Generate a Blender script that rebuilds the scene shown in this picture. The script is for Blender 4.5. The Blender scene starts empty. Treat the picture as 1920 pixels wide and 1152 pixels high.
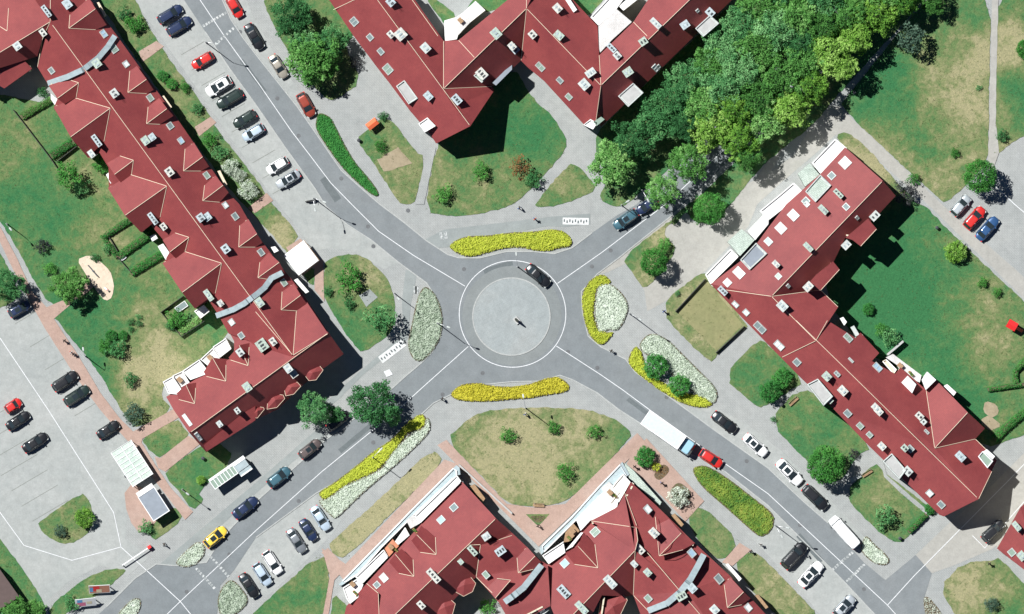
import bpy, bmesh, math, random
from mathutils import Vector, Matrix, noise
from mathutils.geometry import tessellate_polygon
random.seed(7)
S = 0.085                      # metres per photograph pixel
CX, CY = 960, 576
scene = bpy.context.scene
COL = scene.collection
# ------------------------------------------------------------ camera
cam_d = bpy.data.cameras.new("camera"); cam = bpy.data.objects.new("camera", cam_d); COL.objects.link(cam)
CAM_H = 3000.0
cam.location = (0, 0, CAM_H); cam.rotation_euler = (0, 0, 0)
cam_d.sensor_width = 36; cam_d.lens = 36 * CAM_H / (1920 * S)
cam_d.clip_start = 10; cam_d.clip_end = 6000
scene.camera = cam
# ------------------------------------------------------------ sky + sun
SUN_EL = math.radians(57)
sh = Vector((0.80, -0.60, 0)).normalized()          # where shadows fall
to_sun = Vector((-sh.x * math.cos(SUN_EL), -sh.y * math.cos(SUN_EL), math.sin(SUN_EL)))
w = bpy.data.worlds.new("World"); scene.world = w; w.use_nodes = True
nt = w.node_tree; bg = nt.nodes["Background"]
sky = nt.nodes.new("ShaderNodeTexSky"); sky.sky_type = 'NISHITA'; sky.sun_disc = False
sky.sun_elevation = SUN_EL; sky.sun_rotation = math.atan2(to_sun.x, to_sun.y)
sky.altitude = 1500; sky.air_density = 0.45; sky.dust_density = 0.0; sky.ozone_density = 5.0
nt.links.new(sky.outputs[0], bg.inputs[0]); bg.inputs[1].default_value = 0.052
sd = bpy.data.lights.new("sun", 'SUN'); sun = bpy.data.objects.new("sun", sd); COL.objects.link(sun)
sd.energy = 5.0; sd.angle = math.radians(0.5); sd.color = (0.985, 0.985, 0.965)
sun.rotation_euler = to_sun.to_track_quat('Z', 'Y').to_euler(); sun.location = (0, 0, 200)
scene.view_settings.view_transform = 'Standard'; scene.view_settings.look = 'None'
scene.view_settings.gamma = 1; scene.view_settings.exposure = 0.40
scene.cycles.max_bounces = 5; scene.cycles.transparent_max_bounces = 8

# ------------------------------------------------------------ helpers
def W(p, z=0.0): return Vector(((p[0] - CX) * S, (CY - p[1]) * S, z))
def T(c, r, s):
    out = []
    for t in s.split():
        x, y = t.split(','); out.append((480 * c + float(x) / 3, 384 * r + float(y) / 3))
    return out
def P(s): return [tuple(float(v) for v in t.split(',')) for t in s.split()]
def props(o, label=None, cat=None, group=None, kind=None):
    if label: o['label'] = label
    if cat: o['category'] = cat
    if group: o['group'] = group
    if kind: o['kind'] = kind
    return o
def mesh_obj(name, verts, faces, mat=None, parent=None, smooth=False):
    me = bpy.data.meshes.new(name); me.from_pydata([tuple(v) for v in verts], [], faces); me.update()
    if smooth: me.shade_smooth()
    if mat: me.materials.append(mat)
    o = bpy.data.objects.new(name, me); COL.objects.link(o)
    if parent: o.parent = parent
    return o
def empty(name, loc=(0, 0, 0), rz=0.0):
    o = bpy.data.objects.new(name, None); COL.objects.link(o); o.location = loc; o.rotation_euler = (0, 0, rz)
    o.empty_display_size = 0.5; return o
def copy_tree(o, parent=None, loc=None, rz=None, scale=None):
    c = o.copy(); COL.objects.link(c)
    if parent: c.parent = parent
    if loc is not None: c.location = loc
    if rz is not None: c.rotation_euler = (0, 0, rz)
    if scale is not None: c.scale = scale if hasattr(scale, '__len__') else (scale,) * 3
    for ch in o.children: copy_tree(ch, c)
    return c
class MB:
    def __init__(s): s.v = []; s.f = []; s.m = []
    def add(s, vs, fs, mi=0):
        b = len(s.v); s.v += [tuple(v) for v in vs]; s.f += [tuple(i + b for i in f) for f in fs]; s.m += [mi] * len(fs)
    def box(s, x0, x1, y0, y1, z0, z1, mi=0, M=None):
        vs = [Vector(q) for q in ((x0,y0,z0),(x1,y0,z0),(x1,y1,z0),(x0,y1,z0),(x0,y0,z1),(x1,y0,z1),(x1,y1,z1),(x0,y1,z1))]
        if M: vs = [M @ q for q in vs]
        s.add(vs, [(3,2,1,0),(4,5,6,7),(0,1,5,4),(1,2,6,5),(2,3,7,6),(3,0,4,7)], mi)
    def bar(s, a, b, w, h, mi=0):
        a = Vector(a); b = Vector(b); d = b - a
        if d.length < 1e-6: return
        q = d.to_track_quat('X', 'Z').to_matrix().to_4x4(); q.translation = a
        s.box(0, d.length, -w/2, w/2, -h/2, h/2, mi, q)
    def tube(s, pts, r, n=8, mi=0, r2=None):
        pts = [Vector(p) for p in pts]; rings = []
        for i, p in enumerate(pts):
            d = (pts[min(i+1, len(pts)-1)] - pts[max(i-1, 0)]).normalized()
            u = d.orthogonal().normalized() if abs(d.z) < .99 else Vector((1, 0, 0)); v = d.cross(u)
            rr = r if r2 is None else r + (r2 - r) * i / (len(pts) - 1)
            rings.append([p + (u * math.cos(k*2*math.pi/n) + v * math.sin(k*2*math.pi/n)) * rr for k in range(n)])
        vs = [q for rg in rings for q in rg]; fs = []
        for i in range(len(pts)-1):
            for k in range(n): fs.append((i*n+k, i*n+(k+1)%n, (i+1)*n+(k+1)%n, (i+1)*n+k))
        fs.append(tuple(reversed(range(n)))); fs.append(tuple((len(pts)-1)*n+k for k in range(n)))
        s.add(vs, fs, mi)
    def prism(s, poly, z0, z1, mi=0):   # poly: world xy list
        n = len(poly); tri = tessellate_polygon([[Vector((p[0], p[1], 0)) for p in poly]])
        a = sum(poly[i][0]*poly[(i+1)%n][1]-poly[(i+1)%n][0]*poly[i][1] for i in range(n))
        vs = [(p[0], p[1], z0) for p in poly] + [(p[0], p[1], z1) for p in poly]
        fs = []
        for t in tri:
            A, B, C = [poly[i] for i in t]
            cr = (B[0]-A[0])*(C[1]-A[1]) - (B[1]-A[1])*(C[0]-A[0])
            t = t if cr > 0 else tuple(reversed(t))
            fs.append(tuple(i+n for i in t)); fs.append(tuple(reversed(t)))
        for i in range(n):
            j = (i+1) % n; q = (i, j, j+n, i+n); fs.append(q if a > 0 else tuple(reversed(q)))
        s.add(vs, fs, mi)
    def build(s, name, mats, parent=None, smooth=False):
        if not isinstance(mats, (list, tuple)): mats = [mats]
        o = mesh_obj(name, s.v, s.f, None, parent, smooth)
        for m in mats: o.data.materials.append(m)
        if len(mats) > 1: o.data.polygons.foreach_set('material_index', s.m)
        return o
def inside(p, poly):
    x, y = p; r = False; j = len(poly) - 1
    for i in range(len(poly)):
        xi, yi = poly[i]; xj, yj = poly[j]
        if (yi > y) != (yj > y) and x < (xj-xi)*(y-yi)/(yj-yi)+xi: r = not r
        j = i
    return r
def seg_d(p, a, b):
    ax, ay = a; bx, by = b; dx, dy = bx-ax, by-ay; L = dx*dx+dy*dy
    t = 0 if L == 0 else max(0, min(1, ((p[0]-ax)*dx+(p[1]-ay)*dy)/L))
    return math.hypot(p[0]-ax-t*dx, p[1]-ay-t*dy)
def smooth_poly(poly, it=2):
    for _ in range(it):
        out = []
        for i in range(len(poly)):
            a, b = poly[i], poly[(i+1) % len(poly)]
            out += [(a[0]*.78+b[0]*.22, a[1]*.78+b[1]*.22), (a[0]*.22+b[0]*.78, a[1]*.22+b[1]*.78)]
        poly = out
    return poly
def rough(poly, step=9, amp=2.0):       # uneven outline, in photo pixels
    out = []
    for i in range(len(poly)):
        a, b = poly[i], poly[(i+1) % len(poly)]; L = math.hypot(b[0]-a[0], b[1]-a[1]); n = max(1, int(L/step))
        for k in range(n):
            t = k/n; x = a[0]+(b[0]-a[0])*t; y = a[1]+(b[1]-a[1])*t
            out.append((x + amp*noise.noise((x*.13, y*.13, 1.3)), y + amp*noise.noise((x*.13, y*.13, 7.7))))
    return out

# ------------------------------------------------------------ materials
def newmat(name):
    m = bpy.data.materials.new(name); m.use_nodes = True; t = m.node_tree; return m, t, t.nodes['Principled BSDF']
def N(t, typ, **kw):
    n = t.nodes.new(typ)
    for k, v in kw.items(): setattr(n, k, v)
    return n
def geo_pos(t): return N(t, 'ShaderNodeNewGeometry').outputs['Position']
def noise_tex(t, vec, scale, detail=4, rough_=0.6, dist=0.0):
    n = N(t, 'ShaderNodeTexNoise'); n.inputs['Scale'].default_value = scale; n.inputs['Detail'].default_value = detail
    n.inputs['Roughness'].default_value = rough_; n.inputs['Distortion'].default_value = dist
    t.links.new(vec, n.inputs['Vector']); return n.outputs[0]
def ramp(t, fac, stops):
    r = N(t, 'ShaderNodeValToRGB'); e = r.color_ramp.elements
    while len(e) < len(stops): e.new(0.5)
    for k, (p, c) in enumerate(stops): e[k].position = p; e[k].color = (*c, 1)
    t.links.new(fac, r.inputs[0]); return r.outputs[0]
def mixc(t, fac, a, b, mode='MIX'):
    m = N(t, 'ShaderNodeMix', data_type='RGBA', blend_type=mode)
    for sock, v in ((m.inputs[0], fac), (m.inputs[6], a), (m.inputs[7], b)):
        if hasattr(v, 'is_linked'): t.links.new(v, sock)
        elif isinstance(v, (int, float)): sock.default_value = v
        else: sock.default_value = (*v, 1)
    return m.outputs[2]
def math_(t, op, a, b=None, c=None, clamp=False):
    m = N(t, 'ShaderNodeMath', operation=op, use_clamp=clamp)
    for i, v in enumerate((a, b, c)):
        if v is None: continue
        if hasattr(v, 'is_linked'): t.links.new(v, m.inputs[i])
        else: m.inputs[i].default_value = v
    return m.outputs[0]
def bump(t, bsdf, h, strength, dist=0.1):
    b = N(t, 'ShaderNodeBump'); b.inputs['Strength'].default_value = strength; b.inputs['Distance'].default_value = dist
    t.links.new(h, b.inputs['Height']); t.links.new(b.outputs[0], bsdf.inputs['Normal'])
def simple(name, col, rough_=0.6, metal=0.0, var=0.0, scale=2.0, coat=0.0):
    m, t, b = newmat(name); b.inputs['Roughness'].default_value = rough_; b.inputs['Metallic'].default_value = metal
    if coat: b.inputs['Coat Weight'].default_value = coat
    if var > 0:
        n = noise_tex(t, geo_pos(t), scale, 5)
        c = ramp(t, n, [(0.3, tuple(x*(1-var) for x in col)), (0.7, tuple(min(1, x*(1+var)) for x in col))])
        t.links.new(c, b.inputs['Base Color'])
    else: b.inputs['Base Color'].default_value = (*col, 1)
    return m
def surf(name, c0, c1, c2, big=0.12, fine=6.0, stain=None, joints=None):
    """mottled hard surface: large blotches, fine grain, optional slab joints"""
    m, t, b = newmat(name); p = geo_pos(t); b.inputs['Roughness'].default_value = 0.9
    n1 = noise_tex(t, p, big, 5, 0.6, 0.6); n2 = noise_tex(t, p, fine, 3, 0.7); n3 = noise_tex(t, p, big*6, 4, 0.65)
    c = ramp(t, n1, [(0.32, c0), (0.52, c1), (0.70, c2)])
    c = mixc(t, 0.55, c, ramp(t, n3, [(0.3, tuple(v*.82 for v in c1)), (0.7, tuple(v*1.15 for v in c1))]), 'MIX')
    c = mixc(t, 0.5, c, ramp(t, n2, [(0.25, (0.62,)*3), (0.75, (1.0,)*3)]), 'MULTIPLY')
    if stain:
        n4 = noise_tex(t, p, 0.45, 6, 0.75, 1.5)
        c = mixc(t, ramp(t, n4, [(0.60, (0,)*3), (0.74, (0.75,)*3)]), c, stain)
    if joints:
        ang, sx, amt = joints
        mp = N(t, 'ShaderNodeMapping'); mp.inputs['Rotation'].default_value = (0, 0, ang); t.links.new(p, mp.inputs[0])
        br = N(t, 'ShaderNodeTexBrick'); br.inputs['Scale'].default_value = sx; br.inputs['Mortar Size'].default_value = 0.03
        br.inputs['Color1'].default_value = (1, 1, 1, 1); br.inputs['Color2'].default_value = (.88, .88, .88, 1)
        br.inputs['Mortar'].default_value = (.5, .5, .5, 1); t.links.new(mp.outputs[0], br.inputs[0])
        c = mixc(t, amt, c, br.outputs[0], 'MULTIPLY')
    t.links.new(c, b.inputs['Base Color']); bump(t, b, n2, 0.15, 0.03)
    return m
M = {}
M['asphalt'] = surf('asphalt', (.170,.192,.203), (.200,.219,.228), (.235,.248,.252), 0.09, 5)
M['apron'] = surf('apron_asphalt', (.185,.208,.212), (.215,.234,.234), (.24,.255,.25), .1, 5)
M['asphalt_old'] = surf('asphalt_old', (.22,.245,.245), (.27,.295,.29), (.32,.345,.335), 0.1, 5)
M['pavement'] = surf('pavement', (.295,.315,.312), (.355,.367,.358), (.41,.415,.40), 0.14, 5, joints=(0.79, 0.9, 0.35))
M['parking'] = surf('parking', (.28,.305,.30), (.36,.375,.362), (.42,.425,.41), 0.16, 4, stain=(.29,.31,.30))
M['sandstone'] = surf('beige_paving', (.33,.325,.30), (.375,.365,.335), (.42,.40,.365), 0.15, 4, stain=(.28,.26,.22))
M['brick'] = surf('brick_paving', (.40,.26,.205), (.455,.315,.26), (.49,.375,.32), 0.2, 6, joints=(0.79, 1.6, 0.5))
M['kerb'] = simple('kerb_stone', (.36,.37,.36), .9, var=.15, scale=3)
M['paint'] = simple('line_white', (.62,.63,.64), .7, var=.18, scale=5)  # also colours the map overlay lines drawn on the roads
M['sand'] = surf('sand', (.58,.45,.34), (.66,.54,.42), (.70,.60,.48), 0.3, 6)
M['bare'] = surf('trodden_bare_ground', (.24,.20,.12), (.33,.27,.18), (.42,.35,.25), .5, 4)
M['island'] = surf('island_setts', (.29,.325,.33), (.33,.36,.36), (.37,.375,.36), 0.12, 4, joints=(0.3, 1.2, 0.3))
def worn_paint():
    m, t, b = newmat('worn_road_paint'); p = geo_pos(t)
    n = noise_tex(t, p, 2.2, 6, .8); c = ramp(t, n, [(.46, (.24,.26,.26)), (.60, (.60,.61,.60))])
    t.links.new(c, b.inputs['Base Color']); b.inputs['Roughness'].default_value = .9; return m
M['worn_paint'] = worn_paint(); M['worn_white'] = surf('worn_white_paint', (.40,.42,.41), (.66,.67,.66), (.80,.80,.79), 1.2, 6)
# grass: (px, py, radius px, +dry / -green)
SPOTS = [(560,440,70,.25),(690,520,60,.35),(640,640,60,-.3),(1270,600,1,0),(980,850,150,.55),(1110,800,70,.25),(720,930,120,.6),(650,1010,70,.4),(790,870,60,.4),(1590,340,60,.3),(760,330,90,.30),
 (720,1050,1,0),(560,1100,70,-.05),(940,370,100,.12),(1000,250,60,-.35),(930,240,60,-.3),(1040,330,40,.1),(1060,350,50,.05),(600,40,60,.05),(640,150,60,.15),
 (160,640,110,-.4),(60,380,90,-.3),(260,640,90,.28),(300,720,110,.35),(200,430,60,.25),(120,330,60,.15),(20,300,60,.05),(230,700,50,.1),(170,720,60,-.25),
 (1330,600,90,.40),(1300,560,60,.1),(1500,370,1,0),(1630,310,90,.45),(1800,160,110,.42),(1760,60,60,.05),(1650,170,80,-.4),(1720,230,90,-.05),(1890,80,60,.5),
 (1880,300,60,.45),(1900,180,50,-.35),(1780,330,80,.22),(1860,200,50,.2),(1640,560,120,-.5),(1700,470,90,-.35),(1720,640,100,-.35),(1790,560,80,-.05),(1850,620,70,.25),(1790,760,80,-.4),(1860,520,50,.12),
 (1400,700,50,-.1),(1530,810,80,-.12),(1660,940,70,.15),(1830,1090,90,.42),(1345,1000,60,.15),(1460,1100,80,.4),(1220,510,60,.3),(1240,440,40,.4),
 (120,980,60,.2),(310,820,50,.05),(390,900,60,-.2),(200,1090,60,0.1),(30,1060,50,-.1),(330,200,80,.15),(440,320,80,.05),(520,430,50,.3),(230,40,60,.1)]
def grass_mat():
    m, t, b = newmat('grass_and_dry_turf'); p = geo_pos(t); b.inputs['Roughness'].default_value = 1.0
    b.inputs['Specular IOR Level'].default_value = 0.1
    n1 = noise_tex(t, p, 0.16, 6, 0.62, 0.8); n2 = noise_tex(t, p, 0.9, 5, 0.7, 0.5); n3 = noise_tex(t, p, 4.0, 5, 0.85)
    acc = math_(t, 'MULTIPLY_ADD', n1, 1.25, -0.15)
    acc = math_(t, 'ADD', acc, math_(t, 'MULTIPLY_ADD', n2, 1.15, -0.575))
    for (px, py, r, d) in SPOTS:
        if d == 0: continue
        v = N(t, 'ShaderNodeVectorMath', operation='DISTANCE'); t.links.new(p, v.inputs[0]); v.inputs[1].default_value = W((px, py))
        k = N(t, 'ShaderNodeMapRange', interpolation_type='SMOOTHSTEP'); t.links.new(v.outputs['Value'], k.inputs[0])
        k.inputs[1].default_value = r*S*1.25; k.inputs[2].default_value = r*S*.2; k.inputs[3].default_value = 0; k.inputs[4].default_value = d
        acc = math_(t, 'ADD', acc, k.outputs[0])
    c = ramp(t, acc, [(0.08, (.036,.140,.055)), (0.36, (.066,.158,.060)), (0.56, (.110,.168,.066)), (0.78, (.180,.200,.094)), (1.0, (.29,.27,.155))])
    c = mixc(t, 0.75, c, ramp(t, n3, [(0.28, (.45,.52,.48)), (0.5, (.90,.90,.88)), (0.70, (1.35,1.28,1.2))]), 'MULTIPLY')
    c = mixc(t, 1.0, c, (1.15, 1.15, 1.15), 'MULTIPLY')
    t.links.new(c, b.inputs['Base Color'])
    bump(t, b, math_(t, 'ADD', n3, n2), 0.6, 0.25)
    return m
M['grass'] = grass_mat()
def roof_mat(name, tint=1.0):
    m, t, b = newmat(name); p = geo_pos(t); b.inputs['Roughness'].default_value = 0.62
    b.inputs['Specular IOR Level'].default_value = 0.35
    n1 = noise_tex(t, p, 0.22, 5, .6); n2 = noise_tex(t, p, 3.0, 4, .7)
    c = ramp(t, n1, [(.3, (.215*tint,.040,.043)), (.7, (.29*tint,.060,.058))])
    mp = N(t, 'ShaderNodeMapping'); mp.inputs['Rotation'].default_value = (0, 0, .82); t.links.new(p, mp.inputs[0])
    br = N(t, 'ShaderNodeTexBrick'); br.inputs['Scale'].default_value = 2.0; br.inputs['Mortar Size'].default_value = 0.035
    br.offset = 0.0; br.inputs['Brick Width'].default_value = .5; br.inputs['Row Height'].default_value = .5
    br.inputs['Color1'].default_value = (1,1,1,1); br.inputs['Color2'].default_value = (.90,.90,.90,1); br.inputs['Mortar'].default_value = (.66,.66,.66,1)
    t.links.new(mp.outputs[0], br.inputs[0]); c = mixc(t, .6, c, br.outputs[0], 'MULTIPLY')
    c = mixc(t, .5, c, ramp(t, n2, [(.25, (.72,.72,.75)), (.7, (1.06,1.03,1.0))]), 'MULTIPLY')
    n4 = noise_tex(t, p, .6, 7, .8, 2.0)
    c = mixc(t, ramp(t, n4, [(.62, (0,)*3), (.75, (.45,)*3)]), c, (.14,.055,.05))
    t.links.new(c, b.inputs['Base Color']); bump(t, b, br.outputs[1], 0.3, 0.04); return m
M['roof'] = roof_mat('red_roof_tiles')
M['wall'] = simple('cream_render', (.62,.55,.42), .9, var=.06, scale=.8)
M['wall_white'] = simple('white_render', (.78,.77,.74), .85, var=.08, scale=.7)
M['trim'] = simple('cream_ridge_trim', (.66,.54,.40), .6)
M['white_roof'] = surf('white_terrace', (.74,.74,.73), (.86,.86,.84), (.92,.91,.90), .35, 3)
M['boards'] = surf('weathered_boards', (.55,.54,.52), (.72,.70,.68), (.84,.82,.80), .5, 5, joints=(-.72, 1.3, .6))
M['zinc'] = simple('zinc_sheet', (.31,.375,.395), .6, .0, var=.15, scale=1.2)
M['grey_flat'] = simple('grey_flat_roof', (.40,.40,.39), .85, var=.12, scale=1.0)
M['slate'] = simple('slate_grey_roof', (.22,.25,.29), .6, var=.1, scale=1.0)
M['chimney'] = simple('chimney_plaster', (.36,.38,.34), .9, var=.35, scale=1.6)
M['dark'] = simple('dark_opening', (.03,.035,.04), .6)
M['frame'] = simple('light_window_frame', (.46,.49,.47), .5, var=.2)
M['white'] = simple('white_plastic', (.80,.80,.80), .4)
M['steel'] = simple('galvanised_steel', (.42,.43,.44), .4, .6)
M['pole'] = simple('lamp_pole_grey', (.22,.23,.24), .5, .3)
M['wood'] = simple('weathered_wood', (.32,.20,.11), .8, var=.2, scale=3)
M['fence'] = simple('dark_fence', (.05,.05,.045), .8)
M['terracotta'] = simple('terracotta', (.55,.22,.12), .8, var=.15)
M['orange'] = simple('orange_canvas', (.85,.16,.06), .7)
M['red'] = simple('red_plastic', (.70,.03,.03), .4)
M['yellow'] = simple('yellow_plastic', (.80,.50,.05), .5)
M['soil'] = surf('garden_soil', (.09,.07,.045), (.13,.10,.06), (.18,.14,.09), .4, 5)
M['rubber'] = simple('black_rubber', (.015,.015,.015), .8)
M['blue'] = simple('blue_fabric', (.05,.12,.40), .7)
M['skin'] = simple('skin', (.50,.30,.20), .6)
M['black_cloth'] = simple('black_cloth', (.02,.02,.022), .9)
M['white_cloth'] = simple('white_cloth', (.75,.73,.70), .9)
M['red_cloth'] = simple('red_cloth', (.45,.04,.04), .9)
M['hair'] = simple('dark_hair', (.03,.02,.015), .8)
def glass(name, col, r=.12, rf=.5):
    m, t, b = newmat(name); b.inputs['Base Color'].default_value = (*col, 1); b.inputs['Roughness'].default_value = r
    b.inputs['Specular IOR Level'].default_value = rf; return m
M['pane'] = glass('window_pane', (.20,.25,.25), .15, .6)
M['pane_white'] = simple('frosted_pane', (.75,.78,.80), .3)
M['pane_blue'] = glass('blue_pane', (.35,.50,.62), .2, .6)
M['pane_green'] = glass('green_pane', (.25,.33,.27), .25, .6)
M['canopy_glass'] = surf('ribbed_glass_roof', (.36,.44,.38), (.50,.58,.51), (.66,.72,.66), .5, 3, joints=(.6, .9, .6))
M['car_glass'] = glass('car_glass', (.025,.035,.04), .06, .8)
M['trunk'] = simple('tree_bark', (.10,.075,.05), .95, var=.2, scale=3)
def leaf(name, c0, c1, c2, trans=.25, scale=.5):
    m, t, b = newmat(name); tc = N(t, 'ShaderNodeTexCoord').outputs['Object']
    oi = N(t, 'ShaderNodeObjectInfo')
    n = noise_tex(t, tc, scale, 3, .6); n2 = noise_tex(t, tc, scale*7, 2, .6)
    f = math_(t, 'ADD', math_(t, 'MULTIPLY', n, .65), math_(t, 'MULTIPLY', n2, .45))
    f = math_(t, 'ADD', f, math_(t, 'MULTIPLY_ADD', oi.outputs['Random'], .24, -.17))
    c = ramp(t, f, [(.28, c0), (.5, c1), (.72, c2)])
    t.links.new(c, b.inputs['Base Color']); b.inputs['Roughness'].default_value = .75
    b.inputs['Specular IOR Level'].default_value = .2
    tr = N(t, 'ShaderNodeBsdfTranslucent'); t.links.new(c, tr.inputs[0]); mx = N(t, 'ShaderNodeMixShader'); mx.inputs[0].default_value = trans
    t.links.new(b.outputs[0], mx.inputs[1]); t.links.new(tr.outputs[0], mx.inputs[2])
    t.links.new(mx.outputs[0], t.nodes['Material Output'].inputs[0]); return m
M['leaf_dark'] = leaf('dark_green_leaves', (.022,.10,.03), (.075,.26,.085), (.30,.58,.24))
M['leaf_mid'] = leaf('mid_green_leaves', (.03,.12,.022), (.12,.33,.07), (.40,.66,.24))
M['leaf_lime'] = leaf('yellow_green_leaves', (.04,.16,.025), (.18,.38,.05), (.44,.66,.18))
M['leaf_blue'] = leaf('blue_green_needles', (.04,.085,.06), (.08,.15,.10), (.16,.25,.18))
M['leaf_purple'] = leaf('dark_purple_leaves', (.025,.03,.035), (.05,.055,.06), (.10,.10,.10))
M['leaf_bright'] = leaf('bright_green_leaves', (.03,.14,.025), (.065,.26,.045), (.16,.42,.09))
M['leaf_yellow'] = leaf('golden_yellow_leaves', (.24,.31,.03), (.46,.52,.05), (.60,.64,.09), .15, 1.6)
M['leaf_yellow2'] = leaf('golden_orange_leaves', (.36,.33,.03), (.56,.52,.045), (.70,.62,.08), .15, 1.2)
M['leaf_silver'] = leaf('silver_white_blossom', (.20,.27,.18), (.47,.54,.43), (.74,.79,.70), .1, 1.6)
M['leaf_hedge'] = leaf('hedge_leaves', (.035,.17,.035), (.05,.24,.05), (.09,.32,.06), .2, 1.0)
M['leaf_rough'] = leaf('rough_ground_cover_leaves', (.05,.17,.03), (.22,.32,.05), (.52,.52,.12), .2, .3)
M['leaf_rust'] = leaf('rusty_brown_leaves', (.16,.08,.03), (.30,.15,.06), (.42,.25,.10))
M['tuft'] = leaf('grass_tuft_blades', (.10,.18,.06), (.16,.21,.08), (.26,.26,.12), .3, .3)
# ------------------------------------------------------------ ground sheets
def sheet(name, poly, z, mat, jag=0.0, sm=0, kind='structure', step=9, label=None):
    z *= 2.5 if z > 0 else 1
    if sm: poly = smooth_poly(poly, sm)
    if jag: poly = rough(poly, step, jag)
    pts = [W(p, z) for p in poly]; tri = tessellate_polygon([[Vector((p.x, p.y, 0)) for p in pts]]); fs = []
    for t in tri:
        a, b, c = [pts[i] for i in t]
        fs.append(t if (b-a).cross(c-a).z > 0 else tuple(reversed(t)))
    o = mesh_obj(name, pts, fs, mat); o['kind'] = kind
    if label: o['label'] = label
    return o
def strip(mb, pts, width_px, z0, z1, mi=0, closed=False):
    """swept strip of rectangular section along a px polyline"""
    if z1 < .03: z0 *= 2.5; z1 *= 2.5
    q = [Vector((W(p).x, W(p).y)) for p in pts]; n = len(q); L = []; R = []; w = width_px * S / 2
    for i in range(n):
        a = q[(i-1) % n] if closed or i > 0 else q[i]; b = q[(i+1) % n] if closed or i < n-1 else q[i]
        d = (b - a).normalized(); nn = Vector((-d.y, d.x)); L.append(q[i]+nn*w); R.append(q[i]-nn*w)
    rng = range(n if closed else n-1)
    for i in rng:
        j = (i+1) % n
        vs = [(R[i].x,R[i].y,z0),(R[j].x,R[j].y,z0),(L[j].x,L[j].y,z0),(L[i].x,L[i].y,z0),(R[i].x,R[i].y,z1),(R[j].x,R[j].y,z1),(L[j].x,L[j].y,z1),(L[i].x,L[i].y,z1)]
        fs = [(4,5,6,7),(0,1,5,4),(2,3,7,6)]
        if not closed and i == 0: fs.append((3,0,4,7))
        if not closed and i == n-2: fs.append((1,2,6,5))
        mb.add(vs, fs, mi)
def chaikin_open(pts, it=2):
    for _ in range(it):
        out = [pts[0]]
        for a, b in zip(pts, pts[1:]):
            out += [(a[0]*.75+b[0]*.25, a[1]*.75+b[1]*.25), (a[0]*.25+b[0]*.75, a[1]*.25+b[1]*.75)]
        pts = out + [pts[-1]]
    return pts
R_ = 3400
sheet('ground', [(CX-R_, CY-R_), (CX+R_, CY-R_), (CX+R_, CY+R_), (CX-R_, CY+R_)], -0.01, M['grass'])
sheet('pavement', P('-300,-260 2220,-260 2220,1410 -300,1410'), 0.0, M['pavement'])
# parking surfaces and yards
sheet('parking_bays', P('262,-40 345,-20 385,60 430,128 480,197 535,277 590,353 647,421 697,451 747,494 720,505 660,470 620,465 590,470 560,430 500,355 420,240 330,110 255,5'), .004, M['parking'], .6)
sheet('parking_bays', P('417,0 433,37 457,73 480,103 557,200 590,247 600,235 560,170 520,110 470,20 455,-20 405,-20'), .0045, M['parking'], .5)
sheet('parking_bays', P('607,828 660,788 640,770 560,835 470,915 360,1010 330,1061 387,1055 480,941'), .005, M['parking'], .5)
sheet('parking_bays', P('593,925 480,1008 440,1068 500,1120 560,1065 625,1000 640,975 600,945'), .0055, M['parking'], .5)
sheet('parking_bays', P('1273,768 1337,805 1440,878 1507,941 1553,981 1600,1030 1640,1060 1650,1040 1600,985 1540,920 1470,850 1400,795 1340,765'), .006, M['parking'], .5)
sheet('parking_bays', P('1440,948 1583,1091 1640,1152 1660,1180 1560,1180 1490,1095 1425,1025 1400,1000 1440,995'), .0065, M['parking'], .5)
sheet('car_park', P('-60,590 40,560 90,600 150,700 235,830 275,900 240,950 235,1010 280,1045 240,1080 190,1060 130,1090 85,1130 70,1110 0,1010 -60,940'), .007, M['parking'], .6)
sheet('car_park', P('1920,255 2100,100 2100,800 1925,575 1850,500 1770,400 1775,370 1850,320'), .0075, M['pavement'], .5)
sheet('beige_footway', T(2,1,'600,300 900,60 1000,100 1200,110 1400,-180 1440,-250 1640,-560 1760,-520 1560,-380 1440,-150 1330,120 1090,370 870,540 760,600 745,480 640,330 540,380 480,390'), .008, M['sandstone'], .8)
sheet('beige_footway', T(3,0,'310,590 400,600 980,1152 1440,1560 1440,1680 900,1152 460,760 380,760 250,880 60,1040 -60,1150 -300,1300 -260,1100 0,980 150,870'), .009, M['sandstone'], .8)
sheet('access_road', P('1660,1088 1717,1041 1770,990 1850,920 1920,850 2000,770 2000,900 1920,960 1900,1000 1860,1030 1790,1060 1747,1075 1733,1121'), .010, M['sandstone'], .5)
# carriageway
ROAD = P('338,-60 345,0 385,60 430,128 480,197 535,277 590,353 612,388 652,422 697,451 747,492 800,531 820,561 830,597 827,631 810,661 790,681 765,702 720,742 660,788 607,828 480,941 415,1010 387,1055 330,1061 293,1058 253,1085 200,1138 150,1185 '
 '405,1185 407,1152 413,1098 440,1068 480,1008 593,925 647,895 697,851 733,825 787,780 813,756 850,738 900,722 960,716 1010,715 1050,704 1073,712 1120,737 1160,768 1205,797 1265,840 1310,858 1360,885 1440,948 1583,1091 1640,1152 1665,1180 '
 '1740,1180 1733,1121 1747,1075 1717,1041 1660,1088 1620,1055 1553,981 1507,941 1440,878 1337,805 1280,763 1190,697 1173,674 1127,651 1103,631 1092,584 1090,547 1120,514 1160,484 1260,404 1330,340 1480,185 1670,0 1710,-50 '
 '1620,-50 1590,0 1400,195 1270,310 1193,384 1157,404 1110,437 1073,465 1040,476 1000,472 950,472 900,484 860,484 840,478 800,452 757,417 713,384 693,367 640,320 590,247 557,200 480,103 457,73 433,37 417,0 395,-60')
sheet('road', ROAD, .0155, M['asphalt'])
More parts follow.
